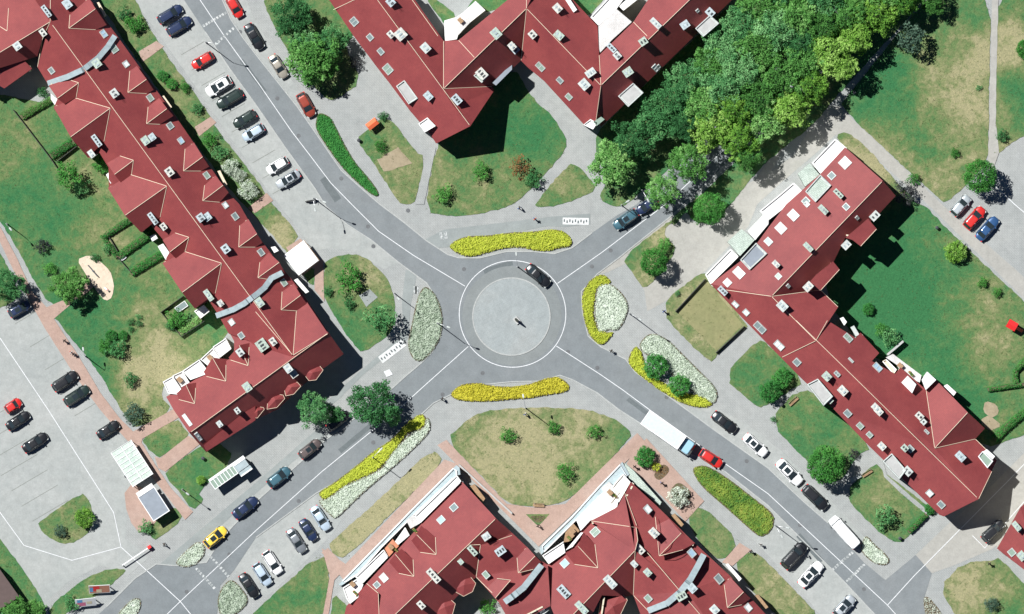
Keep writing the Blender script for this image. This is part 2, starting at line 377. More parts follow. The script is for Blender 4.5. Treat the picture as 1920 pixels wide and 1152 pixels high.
sheet('cycle_path', T(1,1,'900,215 960,190 1060,140 1440,95') + T(2,1,'200,70 440,50 440,110 300,125 200,120') + T(1,1,'1440,160 1200,180 1080,240 960,250 860,380'), .0112, M['asphalt_old'], .4)
sheet('cycle_path', T(1,1,'840,370 900,350 900,420 870,560 860,700 850,760 600,960 480,1080 400,1152 330,1152 430,1080 560,960 790,760 830,690 820,560'), .0122, M['asphalt_old'], .4)
sheet('cycle_path', P('480,925 610,815 600,800 480,905 380,990 250,1100 190,1160 230,1160 300,1090 400,1000'), .0132, M['asphalt_old'], .4)
def circle(cx, cy, r, n=64, ph=0): return [(cx+r*math.cos(2*math.pi*k/n+ph), cy+r*math.sin(2*math.pi*k/n+ph)) for k in range(n)]
sheet('roundabout_apron', circle(960, 592, 93), .018, M['apron'])
ci = MB(); ci.prism([(W(p).x, W(p).y) for p in circle(959, 594, 72)], .0, .10); o = ci.build('central_island', M['island']); o['kind'] = 'structure'
kb = MB(); strip(kb, circle(959, 594, 72.5), 2.2, 0, .13, closed=True)
strip(kb, ROAD[2:28], 2.0, 0, .11); strip(kb, ROAD[33:57], 2.0, 0, .11); strip(kb, ROAD[62:84], 2.0, 0, .11); strip(kb, ROAD[86:-1], 2.0, 0, .11)
kb.build('kerb', M['kerb'])['kind'] = 'structure'
MH = simple('iron_cover', (.11,.115,.12), .7, var=.2); PT = surf('patched_asphalt', (.115,.13,.14), (.13,.15,.155), (.15,.165,.17), .3, 6)
# solid map overlay lines laid on the ground, plus one painted bay outline
ln = MB(); LW = 1.3
strip(ln, circle(961, 589, 100), 1.4, .019, .022, closed=True)
for s in ('355,-40 375,0 420,67 487,160 547,247 580,290 620,343 660,384 710,434 775,479 872,537',
          '878,650 793,726 747,768 603,885 480,995 338,1128 300,1165', '1045,532 1128,474 1247,384 1440,205 1640,0',
          '1043,649 1125,702 1167,731 1217,768 1353,865 1440,926 1664,1135 1700,1175'):
    strip(ln, P(s), LW, .019, .022)
for s in ('0,634 90,768 213,961 227,1026 338,1128 360,1155', '-20,940 0,961 45,1023 135,1051 227,1026', '1853,337 1903,384 1940,415',
          '1664,1135 1713,1081 1897,895 1940,850'):
    strip(ln, P(s), 1.4, .023, .0245)
strip(ln, T(3,2,'1150,710 1220,780 1290,690 1370,600 1440,520'), 1.4, .0215, .0235)
ln.build('map_and_bay_lines', M['paint'])['kind'] = 'structure'
for k, (x, y) in enumerate([(700,462),(765,395),(690,425),(870,505),(905,700),(1065,660),(1120,690),(1110,500),(1145,470),(560,255),(520,185),(450,60),(640,335),(700,830),(560,940),(430,1040),(350,1110),(1250,745),(1400,865),(1500,985),(1620,1105),(830,740)]):
    m_ = MB(); m_.prism([(W(p).x, W(p).y) for p in circle(x, y, 3.1, 20)], .010, .048); m_.prism([(W(p).x, W(p).y) for p in circle(x, y, 3.9, 20)], .008, .0445)
    m_.build('manhole_cover', MH)['kind'] = 'structure'
for poly in ('610,330 640,372 628,380 600,338', '905,505 960,488 962,497 910,516', '1180,745 1240,790 1236,797 1174,751', '700,800 640,850 634,843 694,793', '1500,1000 1545,1050 1537,1056 1493,1007', '455,110 500,170 494,174 449,114'):
    sheet('asphalt_patch', P(poly), .0172, PT, .6)
# worn crossings, hump markings, bay lines
cr = MB()
def dashes(a, b, n, w, l, z=.024):     # n rectangular blocks from a to b
    a = Vector(a); b = Vector(b); d = (b-a); u = d.normalized()
    for k in range(n):
        c = a + d*(k+.5)/n; strip(cr, [tuple(c-u*l/2), tuple(c+u*l/2)], w, .020, z)
for c, r, s in ((0,0,'1140,150 1275,70'),(0,0,'1190,270 1335,140'),(0,2,'1170,810 1290,945'),(0,2,'1100,890 1210,1010'),(3,2,'360,905 480,800'),(3,2,'440,970 545,870')):
    a, b = T(c, r, s); dashes(a, b, 9, 5, 4)
wb = MB(); dk = MB()
for c, r, s, w in ((1,1,'700,875 832,775',15),(2,1,'285,92 432,95',13)):
    a, b = T(c, r, s); strip(wb, [a, b], w, .020, .0225)
    a, b = Vector(a), Vector(b); u = (b-a).normalized(); nn = Vector((-u.y, u.x))
    for k in range(9):
        c_ = a + (b-a)*(k+.6)/9.4 + nn*(1.2 if k % 2 else -.8); strip(dk, [tuple(c_-nn*2.6), tuple(c_+nn*2.6)], 2.6, .0235, .0245)
wb.build('hatched_refuge', M['worn_white'])['kind'] = 'structure'; dk.build('refuge_hatching', PT)['kind'] = 'structure'
for (a, b) in (T(1,1,'1030,180 1080,170'), T(1,1,'890,480 910,480')): dashes(a, b, 2, 14, 6)
cr.build('worn_crossing_markings', M['worn_paint'])['kind'] = 'structure'
bl = MB()
for k in range(11):
    x, y = 128-k*19.5, 880-k*28.5
    if k < 8: strip(bl, [(x, y+58), (x-68, y+98)], .9, .012, .0145)
for k in range(6): strip(bl, [(190-k*28, 690-k*43+60), (140-k*28, 720-k*43+60)], .9, .012, .0145)
for k in range(12): strip(bl, [(345+k*19, 20+k*29), (302+k*19, 45+k*29)], .9, .012, .0145)
bl.build('bay_joints', simple('dark_joint', (.2,.21,.19), .9))['kind'] = 'structure'

# ------------------------------------------------------------ lawns
LAWNS = [T(1,0,'955,-10 1010,-10 1140,95 1060,130 1050,120 1000,60'), T(1,0,'1180,60 1240,-30 1440,-60 1430,30 1300,70 1290,62 1235,10'), T(2,0,'300,-60 560,-60 500,20 430,95 390,60 340,0'),
 P('180,-30 238,-30 293,77 395,217 400,235 480,335 505,375 562,442 548,455 570,500 588,500 590,545 545,480 400,320 180,0'),
 T(1,1,'385,330 420,300 500,280 580,280 660,330 740,420 775,500 785,600 775,690 740,740 600,835 540,780 400,560 380,500'),
 P('-30,170 60,190 150,200 300,400 420,560 440,625 310,720 300,745 325,768 258,803 240,790 180,690 105,600 100,585 130,565 92,572 60,520 35,470 0,415 -30,370'),
 T(0,2,'800,165 985,40 1060,130 1060,150 900,275 870,260 810,190'),
 T(0,2,'930,350 1110,215 1200,170 1330,270 1110,470 1150,510 1080,570 1000,450 940,390'),
 T(0,2,'770,690 850,620 990,540 1030,620 880,735 850,720 830,690'),
 T(0,2,'460,465 510,520 525,600 510,680 430,745 350,755 260,715 210,650 230,625'),
 T(0,2,'710,900 690,930 560,1040 440,1100 300,1200 270,1110 480,950 580,905 640,895'),
 T(0,2,'-60,640 0,730 110,870 250,1085 260,1220 -60,1220'), T(0,1,'-60,200 0,260 110,500 60,560 -60,600'),
 T(1,0,'10,-60 400,-60 520,130 550,210 490,245 600,460 430,575 380,540 330,490 150,250'),
 T(1,0,'560,780 620,740 740,640 900,860 950,880 900,1130 860,1152 800,1140 690,960'),
 P('817,277 860,190 960,120 1002,190 1030,210 1060,255 1063,280 1010,340 985,365 960,385 900,402 850,406 795,398'),
 P('1077,303 1117,347 1110,362 1060,382 1030,388 1000,388 1010,375 1050,325'),
 P('1112,268 1130,235 1420,-40 1610,-40 1420,165 1260,312 1200,362 1165,392 1120,375 1140,340'),
 P('1255,412 1335,348 1485,195 1715,-40 1770,-40 1560,190 1530,230 1440,300 1400,345 1370,385 1330,420 1300,415 1285,395 1265,425'),
 T(3,0,'400,600 450,540 880,0 1000,-60 1255,-60 1240,700 1240,900 1100,1060 1010,1130 980,1140'),
 T(3,0,'1300,-60 1500,-60 1500,740 1390,790 1300,860 1272,880 1280,400'),
 T(3,0,'380,760 440,740 560,830 700,1000 860,1152 700,1152 640,1020 430,830'),
 P('1660,370 1735,384 1750,405 1925,571 1960,600 1960,800 1880,830 1850,840 1800,800 1560,600 1540,470'),
 T(2,1,'615,300 900,80 960,60 840,150 915,230 910,280 820,400 745,480 690,400'),
 T(2,1,'870,540 920,490 1080,370 1120,440 1330,680 1300,700 1150,850 1115,895 870,650 865,580'),
 P('1355,706 1420,637 1440,645 1510,715 1470,740 1428,765 1415,760'), P('1440,790 1500,725 1560,755 1635,838 1607,855 1580,898 1560,905 1523,875'),
 T(3,2,'420,480 600,295 650,350 960,590 890,600 760,750 700,740 600,670'),
 T(3,2,'960,1000 1100,860 1270,850 1300,830 1540,1090 1440,1200 1080,1200'),
 T(2,2,'980,610 1060,530 1280,740 1180,860 1060,760'), P('1373,1058 1410,1031 1440,1055 1550,1170 1500,1190 1420,1120'),
 P('835,825 880,785 900,773 960,765 1040,765 1100,767 1150,785 1180,805 1183,820 1090,920 1050,945 1000,950 950,945 900,890'),
 P('985,963 1032,963 1010,988'), T(1,2,'410,770 440,730 700,500 990,220 1060,290 850,500 500,840 440,820'),
 T(1,2,'30,1100 370,800 420,940 370,1200 -60,1200'), T(1,2,'430,1030 520,1110 560,1200 420,1200')]
for k, L in enumerate(LAWNS): sheet('lawn', L, .026 + k*.0005, M['grass'], 2.2, 1, step=6)
sheet('dry_lawn', T(2,1,'925,600 1090,425 1115,455 1300,675 1150,822'), .045, surf('dry_mown_turf', (.17,.19,.08), (.24,.235,.11), (.31,.28,.14), .3, 5), 1.0, step=7)
sheet('grass_patch', P('585,535 570,515 590,503'), .0405, M['grass'], 1)
# brick footways
BR = [P('-20,420 0,425 33,487 60,547 87,576 100,597 147,667 187,735 223,783 258,818 290,870 320,915 362,960 347,975 290,901 240,828 187,768 140,704 83,614 50,554 27,511 0,454 -20,420'),
 T(0,1,'255,580 400,518 400,560 300,645'), T(0,2,'740,130 980,-5 1015,40 800,165 790,210'), T(0,2,'870,265 900,275 1060,148 1130,190 930,350 890,330'),
 T(0,0,'780,290 880,232 922,262 800,352'), T(0,0,'1095,715 1185,658 1217,690 1120,768'), P('465,390 500,362 512,376 478,400'),
 T(1,1,'330,320 378,310 384,545 330,480'), T(1,1,'170,240 250,190 360,320 260,400'),
 T(0,2,'700,470 740,420 800,440 900,600 870,640 780,690 740,640 710,560'),
 P('820,835 837,825 950,945 1000,952 1060,945 1195,812 1215,835 1190,850 1165,875 1010,1025 860,875'),
 P('833,862 862,872 650,1095 603,1036 615,1028 646,1060'), T(1,2,'370,780 520,880 440,960 400,1200 368,1200 415,940'),
 P('1187,848 1212,822 1320,940 1285,978 1240,930 1175,870'), T(2,2,'1180,860 1280,750 1345,790 1240,880')]
for k, b in enumerate(BR): sheet('brick_path', b, .044 + k*.0008, M['brick'], .5)
sheet('grass_triangle', P('986,964 1031,964 1009,987'), .060, M['grass'], 1)
sheet('sand_patch', T(0,1,'430,310 500,280 560,320 620,370 640,440 635,520 595,545 540,480 480,390'), .058, M['sand'], 1.5, 1)
sheet('sand_patch', T(0,1,'400,510 470,440 540,440 520,470 430,540'), .0565, M['brick'], 1, 1)
sheet('bare_soil', T(1,0,'680,900 800,830 880,920 720,970'), .050, M['bare'], 3)
sheet('bare_soil', T(3,2,'1190,60 1250,30 1320,90 1240,130') , .050, M['bare'], 3, 1)
sheet('bare_soil', T(3,2,'1220,-50 1290,-30 1300,20 1260,50 1210,10'), .0505, M['bare'], 2, 1)
sheet('dirt_track', T(3,0,'1262,-60 1298,-60 1285,400 1282,700 1300,860 1262,960 1235,960 1245,700 1250,400'), .051, M['sandstone'], 1.5)
sheet('garden_path', T(1,0,'965,830 1012,830 945,1152 895,1152'), .050, M['pavement'], .5)
sheet('dirt_track', T(3,2,'630,300 650,300 670,370 760,450 900,570 890,590 740,465 655,380'), .050, M['pavement'], .8)
sheet('paved_pad', T(1,1,'580,510 640,475 685,520 620,575'), .050, M['asphalt_old'], .8)
sheet('paved_pad', T(1,1,'720,940 750,925 770,955 735,970'), .050, M['paint'], .5)
# ------------------------------------------------------------ leaf scatter
def leaf_quads(pts, size, up=0.5, rnd=random):
    """pts: list of (pos, normal or None); returns verts, faces"""
    vs = []; fs = []
    for p, n in pts:
        d = Vector((rnd.gauss(0, 1), rnd.gauss(0, 1), rnd.gauss(0, 1))).normalized()
        if n is not None: d = (d * (1-up) + n * up)
        if d.length < 1e-3: d = Vector((0, 0, 1))
        d.normalize(); a = d.orthogonal().normalized(); a = Matrix.Rotation(rnd.random()*6.28, 3, d) @ a; b = d.cross(a)
        s = size * rnd.uniform(.6, 1.3); k = len(vs)
        vs += [p + a*s*.6, p + b*s*.36, p - a*s*.6, p - b*s*.36]; fs.append((k, k+1, k+2, k+3))
    return vs, fs
def crown_mesh(name, R, h, n_clump, n_leaf, size, seed, squash=1.0, clump=.28, mat=None, lumpy=.3):
    rnd = random.Random(seed); pts = []
    for i in range(n_clump):
        z = 1 - (i + .5) / n_clump * 1.45; th = i * 2.399963 + rnd.uniform(-.4, .4)
        r = math.sqrt(max(0, 1 - z*z)); d = Vector((r*math.cos(th), r*math.sin(th), z))
        k = (1 - lumpy) + lumpy * 1.6 * (noise.noise(d * 1.7 + Vector((seed*3.1, 0, 0))) + .5); k *= rnd.uniform(.72, 1.02)
        c = Vector((d.x*R*k, d.y*R*k, d.z*h*k)); cr = R * clump * rnd.uniform(.65, 1.25)
        for j in range(n_leaf):
            e = Vector((rnd.gauss(0, 1), rnd.gauss(0, 1), rnd.gauss(0, 1) + .5)).normalized()
            q = c + Vector((e.x, e.y, e.z*.75)) * cr * rnd.uniform(.75, 1.08)
            pts.append((q, (e + Vector((0, 0, .35))).normalized()))
    vs, fs = leaf_quads(pts, size, .55, rnd)
    me = bpy.data.meshes.new(name); me.from_pydata([tuple(v) for v in vs], [], fs); me.update(); me.materials.append(mat); return me
PROTO = {}
def crown_proto(key, R, h, n_clump, n_leaf, size, mat, variants, clump=.28, lumpy=.3):
    PROTO[key] = (R, h, [crown_mesh('crown', R, h, n_clump, n_leaf, size, 11*k+len(key)*5, mat=mat, clump=clump, lumpy=lumpy) for k in range(variants)])
crown_proto('dark', 3.2, 3.0, 170, 46, .23, M['leaf_dark'], 3, .165, .42)
crown_proto('mid', 3.0, 2.8, 165, 46, .23, M['leaf_mid'], 3, .165, .42)
crown_proto('lime', 2.8, 2.6, 130, 48, .24, M['leaf_lime'], 3, .19, .42)
crown_proto('bright', 2.0, 1.8, 110, 60, .16, M['leaf_bright'], 2, .22, .06)
crown_proto('limeball', 1.3, 1.1, 80, 44, .13, M['leaf_lime'], 1, .23, .08)
crown_proto('hedgeball', 1.3, 1.1, 80, 44, .13, M['leaf_hedge'], 2, .23, .08)
crown_proto('bush', 1.2, 1.0, 30, 36, .17, M['leaf_bright'], 3, .34, .5)
crown_proto('bushdark', 1.2, 1.0, 26, 34, .19, M['leaf_dark'], 2, .34, .5)
crown_proto('blue', 1.2, 1.3, 34, 34, .17, M['leaf_blue'], 2, .3, .4)
crown_proto('purple', 2.0, 1.8, 50, 30, .20, M['leaf_purple'], 1, .25, .4)
crown_proto('rust', 1.6, 1.1, 22, 26, .20, M['leaf_rust'], 1, .3, .6)
crown_proto('whitebush', 1.4, 1.0, 45, 34, .17, M['leaf_silver'], 1, .28, .3)
crown_proto('yellowball', .7, .6, 24, 26, .12, M['leaf_yellow'], 1, .3, .1)
TRUNK = {}
def trunk_mesh(hc, R, seed):
    key = (round(hc, 1), round(R, 1))
    if key in TRUNK: return TRUNK[key]
    rnd = random.Random(seed); mb = MB(); r0 = .05 + .045*R
    mb.tube([(0,0,0),(.03,0,hc*.5),(0,.02,hc)], r0, 7, r2=r0*.55)
    for k in range(6):
        a = k*1.05 + rnd.uniform(-.3, .3); l = R*rnd.uniform(.45, .7)
        mb.tube([(0,0,hc*.65+.04*k), (l*.5*math.cos(a), l*.5*math.sin(a), hc*.9), (l*math.cos(a), l*math.sin(a), hc+R*.35)], r0*.4, 5, r2=r0*.12)
    o = mb.build('trunk', M['trunk']); me = o.data; bpy.data.objects.remove(o); TRUNK[key] = me; return me
TREE_N = [0]
def tree(name, px, py, rpx, kind, label, cat='tree', group=None, clear=None):
    R, h, ms = PROTO[kind]; TREE_N[0] += 1; rnd = random.Random(TREE_N[0]*17+3)
    sc = rpx*S/R*1.04; r = rpx*S
    hc = clear if clear is not None else (r*.95 if r < 1.8 else 2.2+r*.85)
    base = empty(name, W((px, py), .03)); props(base, label, cat, group)
    c = bpy.data.objects.new('crown', rnd.choice(ms)); COL.objects.link(c); c.parent = base
    c.location = (0, 0, hc); c.scale = (sc*rnd.uniform(.94,1.06), sc*rnd.uniform(.94,1.06), sc); c.rotation_euler = (0, 0, rnd.random()*6.28)
    t = bpy.data.objects.new('trunk', trunk_mesh(round(hc*2)/2 + (.3 if hc < 1 else 0), round(r), TREE_N[0])); COL.objects.link(t); t.parent = base
    return base
def fill_poly(poly, n, rnd):
    xs = [p[0] for p in poly]; ys = [p[1] for p in poly]; out = []
    while len(out) < n:
        p = (rnd.uniform(min(xs), max(xs)), rnd.uniform(min(ys), max(ys)))
        if inside(p, poly): out.append(p)
    return out
def edge_d(p, poly): return min(seg_d(p, poly[i], poly[(i+1) % len(poly)]) for i in range(len(poly)))
def mass(name, poly, mat, parent, height=.55, dens=70, size=.17, seed=1, clumpy=1.0, sm=2, base=.06):
    """planting mass: leaves over a lumpy mound filling a px polygon"""
    rnd = random.Random(seed); poly = smooth_poly(poly, sm) if sm else poly
    A = abs(sum(poly[i][0]*poly[(i+1)%len(poly)][1]-poly[(i+1)%len(poly)][0]*poly[i][1] for i in range(len(poly))))/2*S*S
    n = int(A*dens); pts = []; o0 = W((sum(p[0] for p in poly)/len(poly), sum(p[1] for p in poly)/len(poly)))
    for p in fill_poly(poly, n, rnd):
        e = min(1, edge_d(p, poly)*S/.45); q = W(p)
        l = noise.noise(Vector((q.x*1.6, q.y*1.6, seed))) + .5*noise.noise(Vector((q.x*4, q.y*4, seed+5)))
        z = base + height*(.35+.65*math.sqrt(e))*(1 + .55*clumpy*l)*rnd.uniform(.72, 1.0)
        pts.append((q + Vector((0, 0, z)) - o0, Vector((rnd.uniform(-.4,.4), rnd.uniform(-.4,.4), 1)).normalized()))
    vs, fs = leaf_quads(pts, size, .5, rnd)
    o = mesh_obj(name, vs, fs, mat, parent); o['kind'] = 'stuff'; return o, o0
def bed(label, parts, cat='flower bed', group=None, soil=None):
    """thing: planting bed > soil + shrub masses"""
    allp = soil or [p for (_, poly, *_r) in parts for p in poly]
    c = (sum(p[0] for p in allp)/len(allp), sum(p[1] for p in allp)/len(allp)); base = empty('flower_bed', W(c, 0)); props(base, label, cat, group)
    o = base.location
    for k, (nm, poly, mat, h, dens, size) in enumerate(parts):
        so = smooth_poly(poly, 2); mb = MB(); mb.prism([(W(p).x-o.x, W(p).y-o.y) for p in so], 0, .17+.006*k); mb.build('soil', M['soil'], base)
        cc = (sum(p[0] for p in so)/len(so), sum(p[1] for p in so)/len(so)); rr = math.sqrt(len(so)); mb = MB(); n_ = len(so); ins = [Vector((W(p).x-o.x, W(p).y-o.y, 0)) for p in so]
        nr = []
        for i in range(n_):
            d_ = (ins[(i+1) % n_]-ins[i-1]).normalized(); a_ = sum(so[j][0]*so[(j+1)%n_][1]-so[(j+1)%n_][0]*so[j][1] for j in range(n_)); s_ = 1 if a_ > 0 else -1; nr.append(ins[i] + Vector((d_.y, -d_.x, 0))*s_*.22)
        mb.prism([(v.x, v.y) for v in nr], .05, h*.5); mb.build(nm.replace('shrubs', 'shrub_mass').replace('ground_cover', 'ground_cover_mass').replace('flowers', 'flower_mass'), mat, base) if dens >= 55 else None
        m, c0 = mass(nm, poly, mat, base, h, dens, size, seed=int(c[0])+k); m.location = c0 - Vector((o.x, o.y, 0))
    return base
# ------------------------------------------------------------ flower beds
Y, Y2, SV, GR, RG = M['leaf_yellow'], M['leaf_yellow2'], M['leaf_silver'], M['leaf_hedge'], M['leaf_rough']
GB = 'planting beds around the roundabout'
bed('long golden yellow shrub bed on the north side of the roundabout', [('yellow_shrubs', T(1,1,'1080,235 1130,195 1200,175 1300,175 1440,155') + T(2,1,'60,155 130,150 200,140 260,140 310,160 340,205 330,235 290,240 200,262 120,258 60,240') + T(1,1,'1440,240 1380,248 1300,270 1200,298 1120,270'), Y, .6, 95, .17)], group=GB)
bed('narrow orange tinted yellow shrub bed on the south side of the roundabout', [('yellow_shrubs', T(1,1,'1085,1070 1150,1010 1250,1000 1330,1020 1440,1025') + T(2,1,'100,1010 180,980 250,965 300,990 328,1030 300,1055 200,1070 100,1090') + T(1,1,'1440,1095 1400,1100 1250,1110 1130,1100'), Y2, .6, 95, .17)], group=GB)
bed('silver white shrub bed west of the roundabout with no yellow in it', [('silver_shrubs', T(1,1,'950,455 1000,490 1035,560 1052,640 1040,750 990,830 930,885 880,870 850,790 870,700 890,600 915,500'), SV, .5, 85, .16)], group=GB)
bed('oval bed east of the roundabout, yellow shrubs towards the road and silver behind', [('yellow_shrubs', T(2,1,'390,500 440,420 510,385 570,440 480,460 465,540 455,620 480,700 530,720 580,715 510,800 440,750 400,640'), Y, .55, 90, .17),
    ('silver_shrubs', T(2,1,'480,450 560,440 640,520 658,590 620,680 590,710 540,700 490,740 460,620 470,520'), SV, .5, 85, .16)], group=GB)
bed('yellow and silver shrub bed with two round dark green bushes in it', [('yellow_shrubs', T(2,1,'690,790 725,820 740,860 750,930 850,1000 960,1060 1060,1070 1140,1120 1090,1145 980,1130 850,1060 690,940 645,880'), Y, .55, 90, .17),
    ('silver_shrubs', T(2,1,'715,780 760,730 810,725 880,760 960,840 1060,940 1140,1020 1160,1070 1140,1125 1060,1085 1000,1040 900,960 840,880 760,850 720,815'), SV, .5, 85, .16)], group=GB)
bed('long tapering yellow and silver shrub bed between road and footway below the large roadside tree', [('yellow_shrubs', T(1,2,'345,468 420,425 500,366 570,312 640,250 700,210 760,170 820,105 870,58 930,20 962,48 938,112 850,130 800,208 745,275 705,325 620,378 500,425 430,485 380,515'), M['leaf_yellow'], .5, 70, .17),
    ('silver_shrubs', T(1,2,'345,510 400,505 500,425 620,378 710,330 750,262 810,190 880,125 945,105 962,35 985,80 975,130 900,210 780,320 600,470 450,620 420,600 380,560'), SV, .5, 85, .16)], group=GB)
bed('teardrop bed of plain green ground cover beside the north-west street', [('ground_cover', T(1,0,'330,720 345,645 370,635 420,660 450,720 500,820 560,920 640,1010 690,1080 685,1110 640,1090 560,1020 480,940 400,830'), GR, .35, 110, .16)])
bed('small leaf-shaped silver shrub bed in front of the yellow car', [('silver_shrubs', T(0,2,'985,855 1050,790 1110,740 1150,760 1155,810 1110,870 1050,890 1000,880'), SV, .5, 85, .16)])
bed('rounded silver shrub bed beside the last black car parked at the bottom edge', [('silver_shrubs', T(0,2,'1240,1010 1290,955 1330,970 1400,1060 1380,1110 1290,1180 1240,1170 1220,1080'), SV, .5, 80, .16)])
bed('silver shrub bed cut by the bottom edge near the two billboards', [('silver_shrubs', T(0,2,'640,1170 740,1065 790,1060 795,1110 750,1190'), SV, .5, 80, .16)])
bed('long rough yellow-green ground cover strip along the south-east road', [('ground_cover', T(2,2,'1005,330 1080,310 1160,350 1260,420 1360,500 1440,560 1475,600 1470,660 1440,700 1390,720 1300,640 1200,550 1060,430'), RG, .45, 60, .17)])
bed('thin patchy silver shrub bed next to the white van', [('silver_shrubs', T(3,2,'520,770 550,700 600,760 650,800 690,850 660,880 590,865 530,810'), SV, .45, 60, .16)])
bed('patchy silver shrub bed at the bottom edge right of the side street mouth', [('silver_shrubs', T(3,2,'870,1060 900,1050 960,1120 1000,1190 890,1190'), SV, .45, 50, .16)])
bed('small rectangular flower bed of reddish soil beside the brick footway', [('flowers', T(2,2,'790,370 850,300 895,340 830,405'), M['leaf_rust'], .3, 55, .13), ('ground_cover', T(2,2,'700,250 750,215 800,260 780,330'), RG, .3, 40, .14)], soil=T(2,2,'690,250 745,205 900,340 830,410'))
bed('square flower bed holding one white flowering bush', [('ground_cover', T(2,2,'880,460 940,400 1020,475 950,560'), RG, .2, 45, .13)])
bed('tiny triangular green bed between the two brick footways', [('ground_cover', P('990,967 1028,967 1009,984'), RG, .3, 50, .14)])
# ------------------------------------------------------------ trees and bushes (px, py, radius px)
def tt(c, r, x, y): return (480*c + x/3, 384*r + y/3)
G = 'tree belt'
ROW1 = [(1148,308,37,'mid'),(1188,262,34,'dark'),(1226,226,38,'dark'),(1262,190,36,'dark'),(1292,152,36,'dark'),(1332,128,34,'mid'),(1352,86,36,'dark'),(1394,50,38,'dark'),(1428,14,38,'mid'),(1470,-18,36,'dark')]
ROW2 = [(1282,236,26,'dark'),(1318,200,34,'mid'),(1352,166,36,'dark'),(1388,130,38,'dark'),(1420,94,38,'mid'),(1456,58,38,'dark'),(1498,26,38,'mid'),(1545,-6,38,'dark'),(1500,84,30,'dark')]
ROW3 = [(1238,358,27,'mid'),(1287,304,33,'mid'),(1332,246,36,'lime'),(1384,262,34,'lime'),(1376,212,34,'lime'),(1420,186,38,'mid'),(1462,150,38,'mid'),(1438,226,32,'mid'),(1478,206,34,'lime'),(1504,120,36,'mid'),(1520,164,30,'lime'),(1552,96,38,'lime'),(1578,126,26,'lime'),(1546,52,34,'mid'),(1600,66,34,'lime'),(1592,24,36,'mid'),(1644,30,36,'lime'),(1662,-10,34,'mid'),(1612,-14,30,'mid'),(1692,4,28,'lime'),(1400,298,22,'mid')]
TONE = {'dark': 'dark green', 'mid': 'mid green', 'lime': 'yellow-green'}
for row, nm in ((ROW1, 'in the row nearest the red roofs'), (ROW2, 'in the middle row of the tree belt'), (ROW3, 'in the row over the north-east road')):
    n = len(row)
    for k, (x, y, r, kd) in enumerate(row):
        pos = ('first from the roundabout end' if k == 0 else '%s from the roundabout end' % ['', 'second', 'third', 'fourth', 'fifth', 'sixth', 'seventh', 'eighth', 'ninth', 'tenth', 'eleventh', 'twelfth', 'thirteenth', 'fourteenth', 'fifteenth', 'sixteenth', 'seventeenth', 'eighteenth', 'nineteenth', 'twentieth', 'twenty-first'][k])
        tree('broadleaf_tree', x, y, r*1.0, kd, '%s tree %s, %s' % (TONE[kd], nm, pos), 'tree', 'broadleaf trees of the tree belt', clear=6.5 if row is not ROW1 else 5.0)
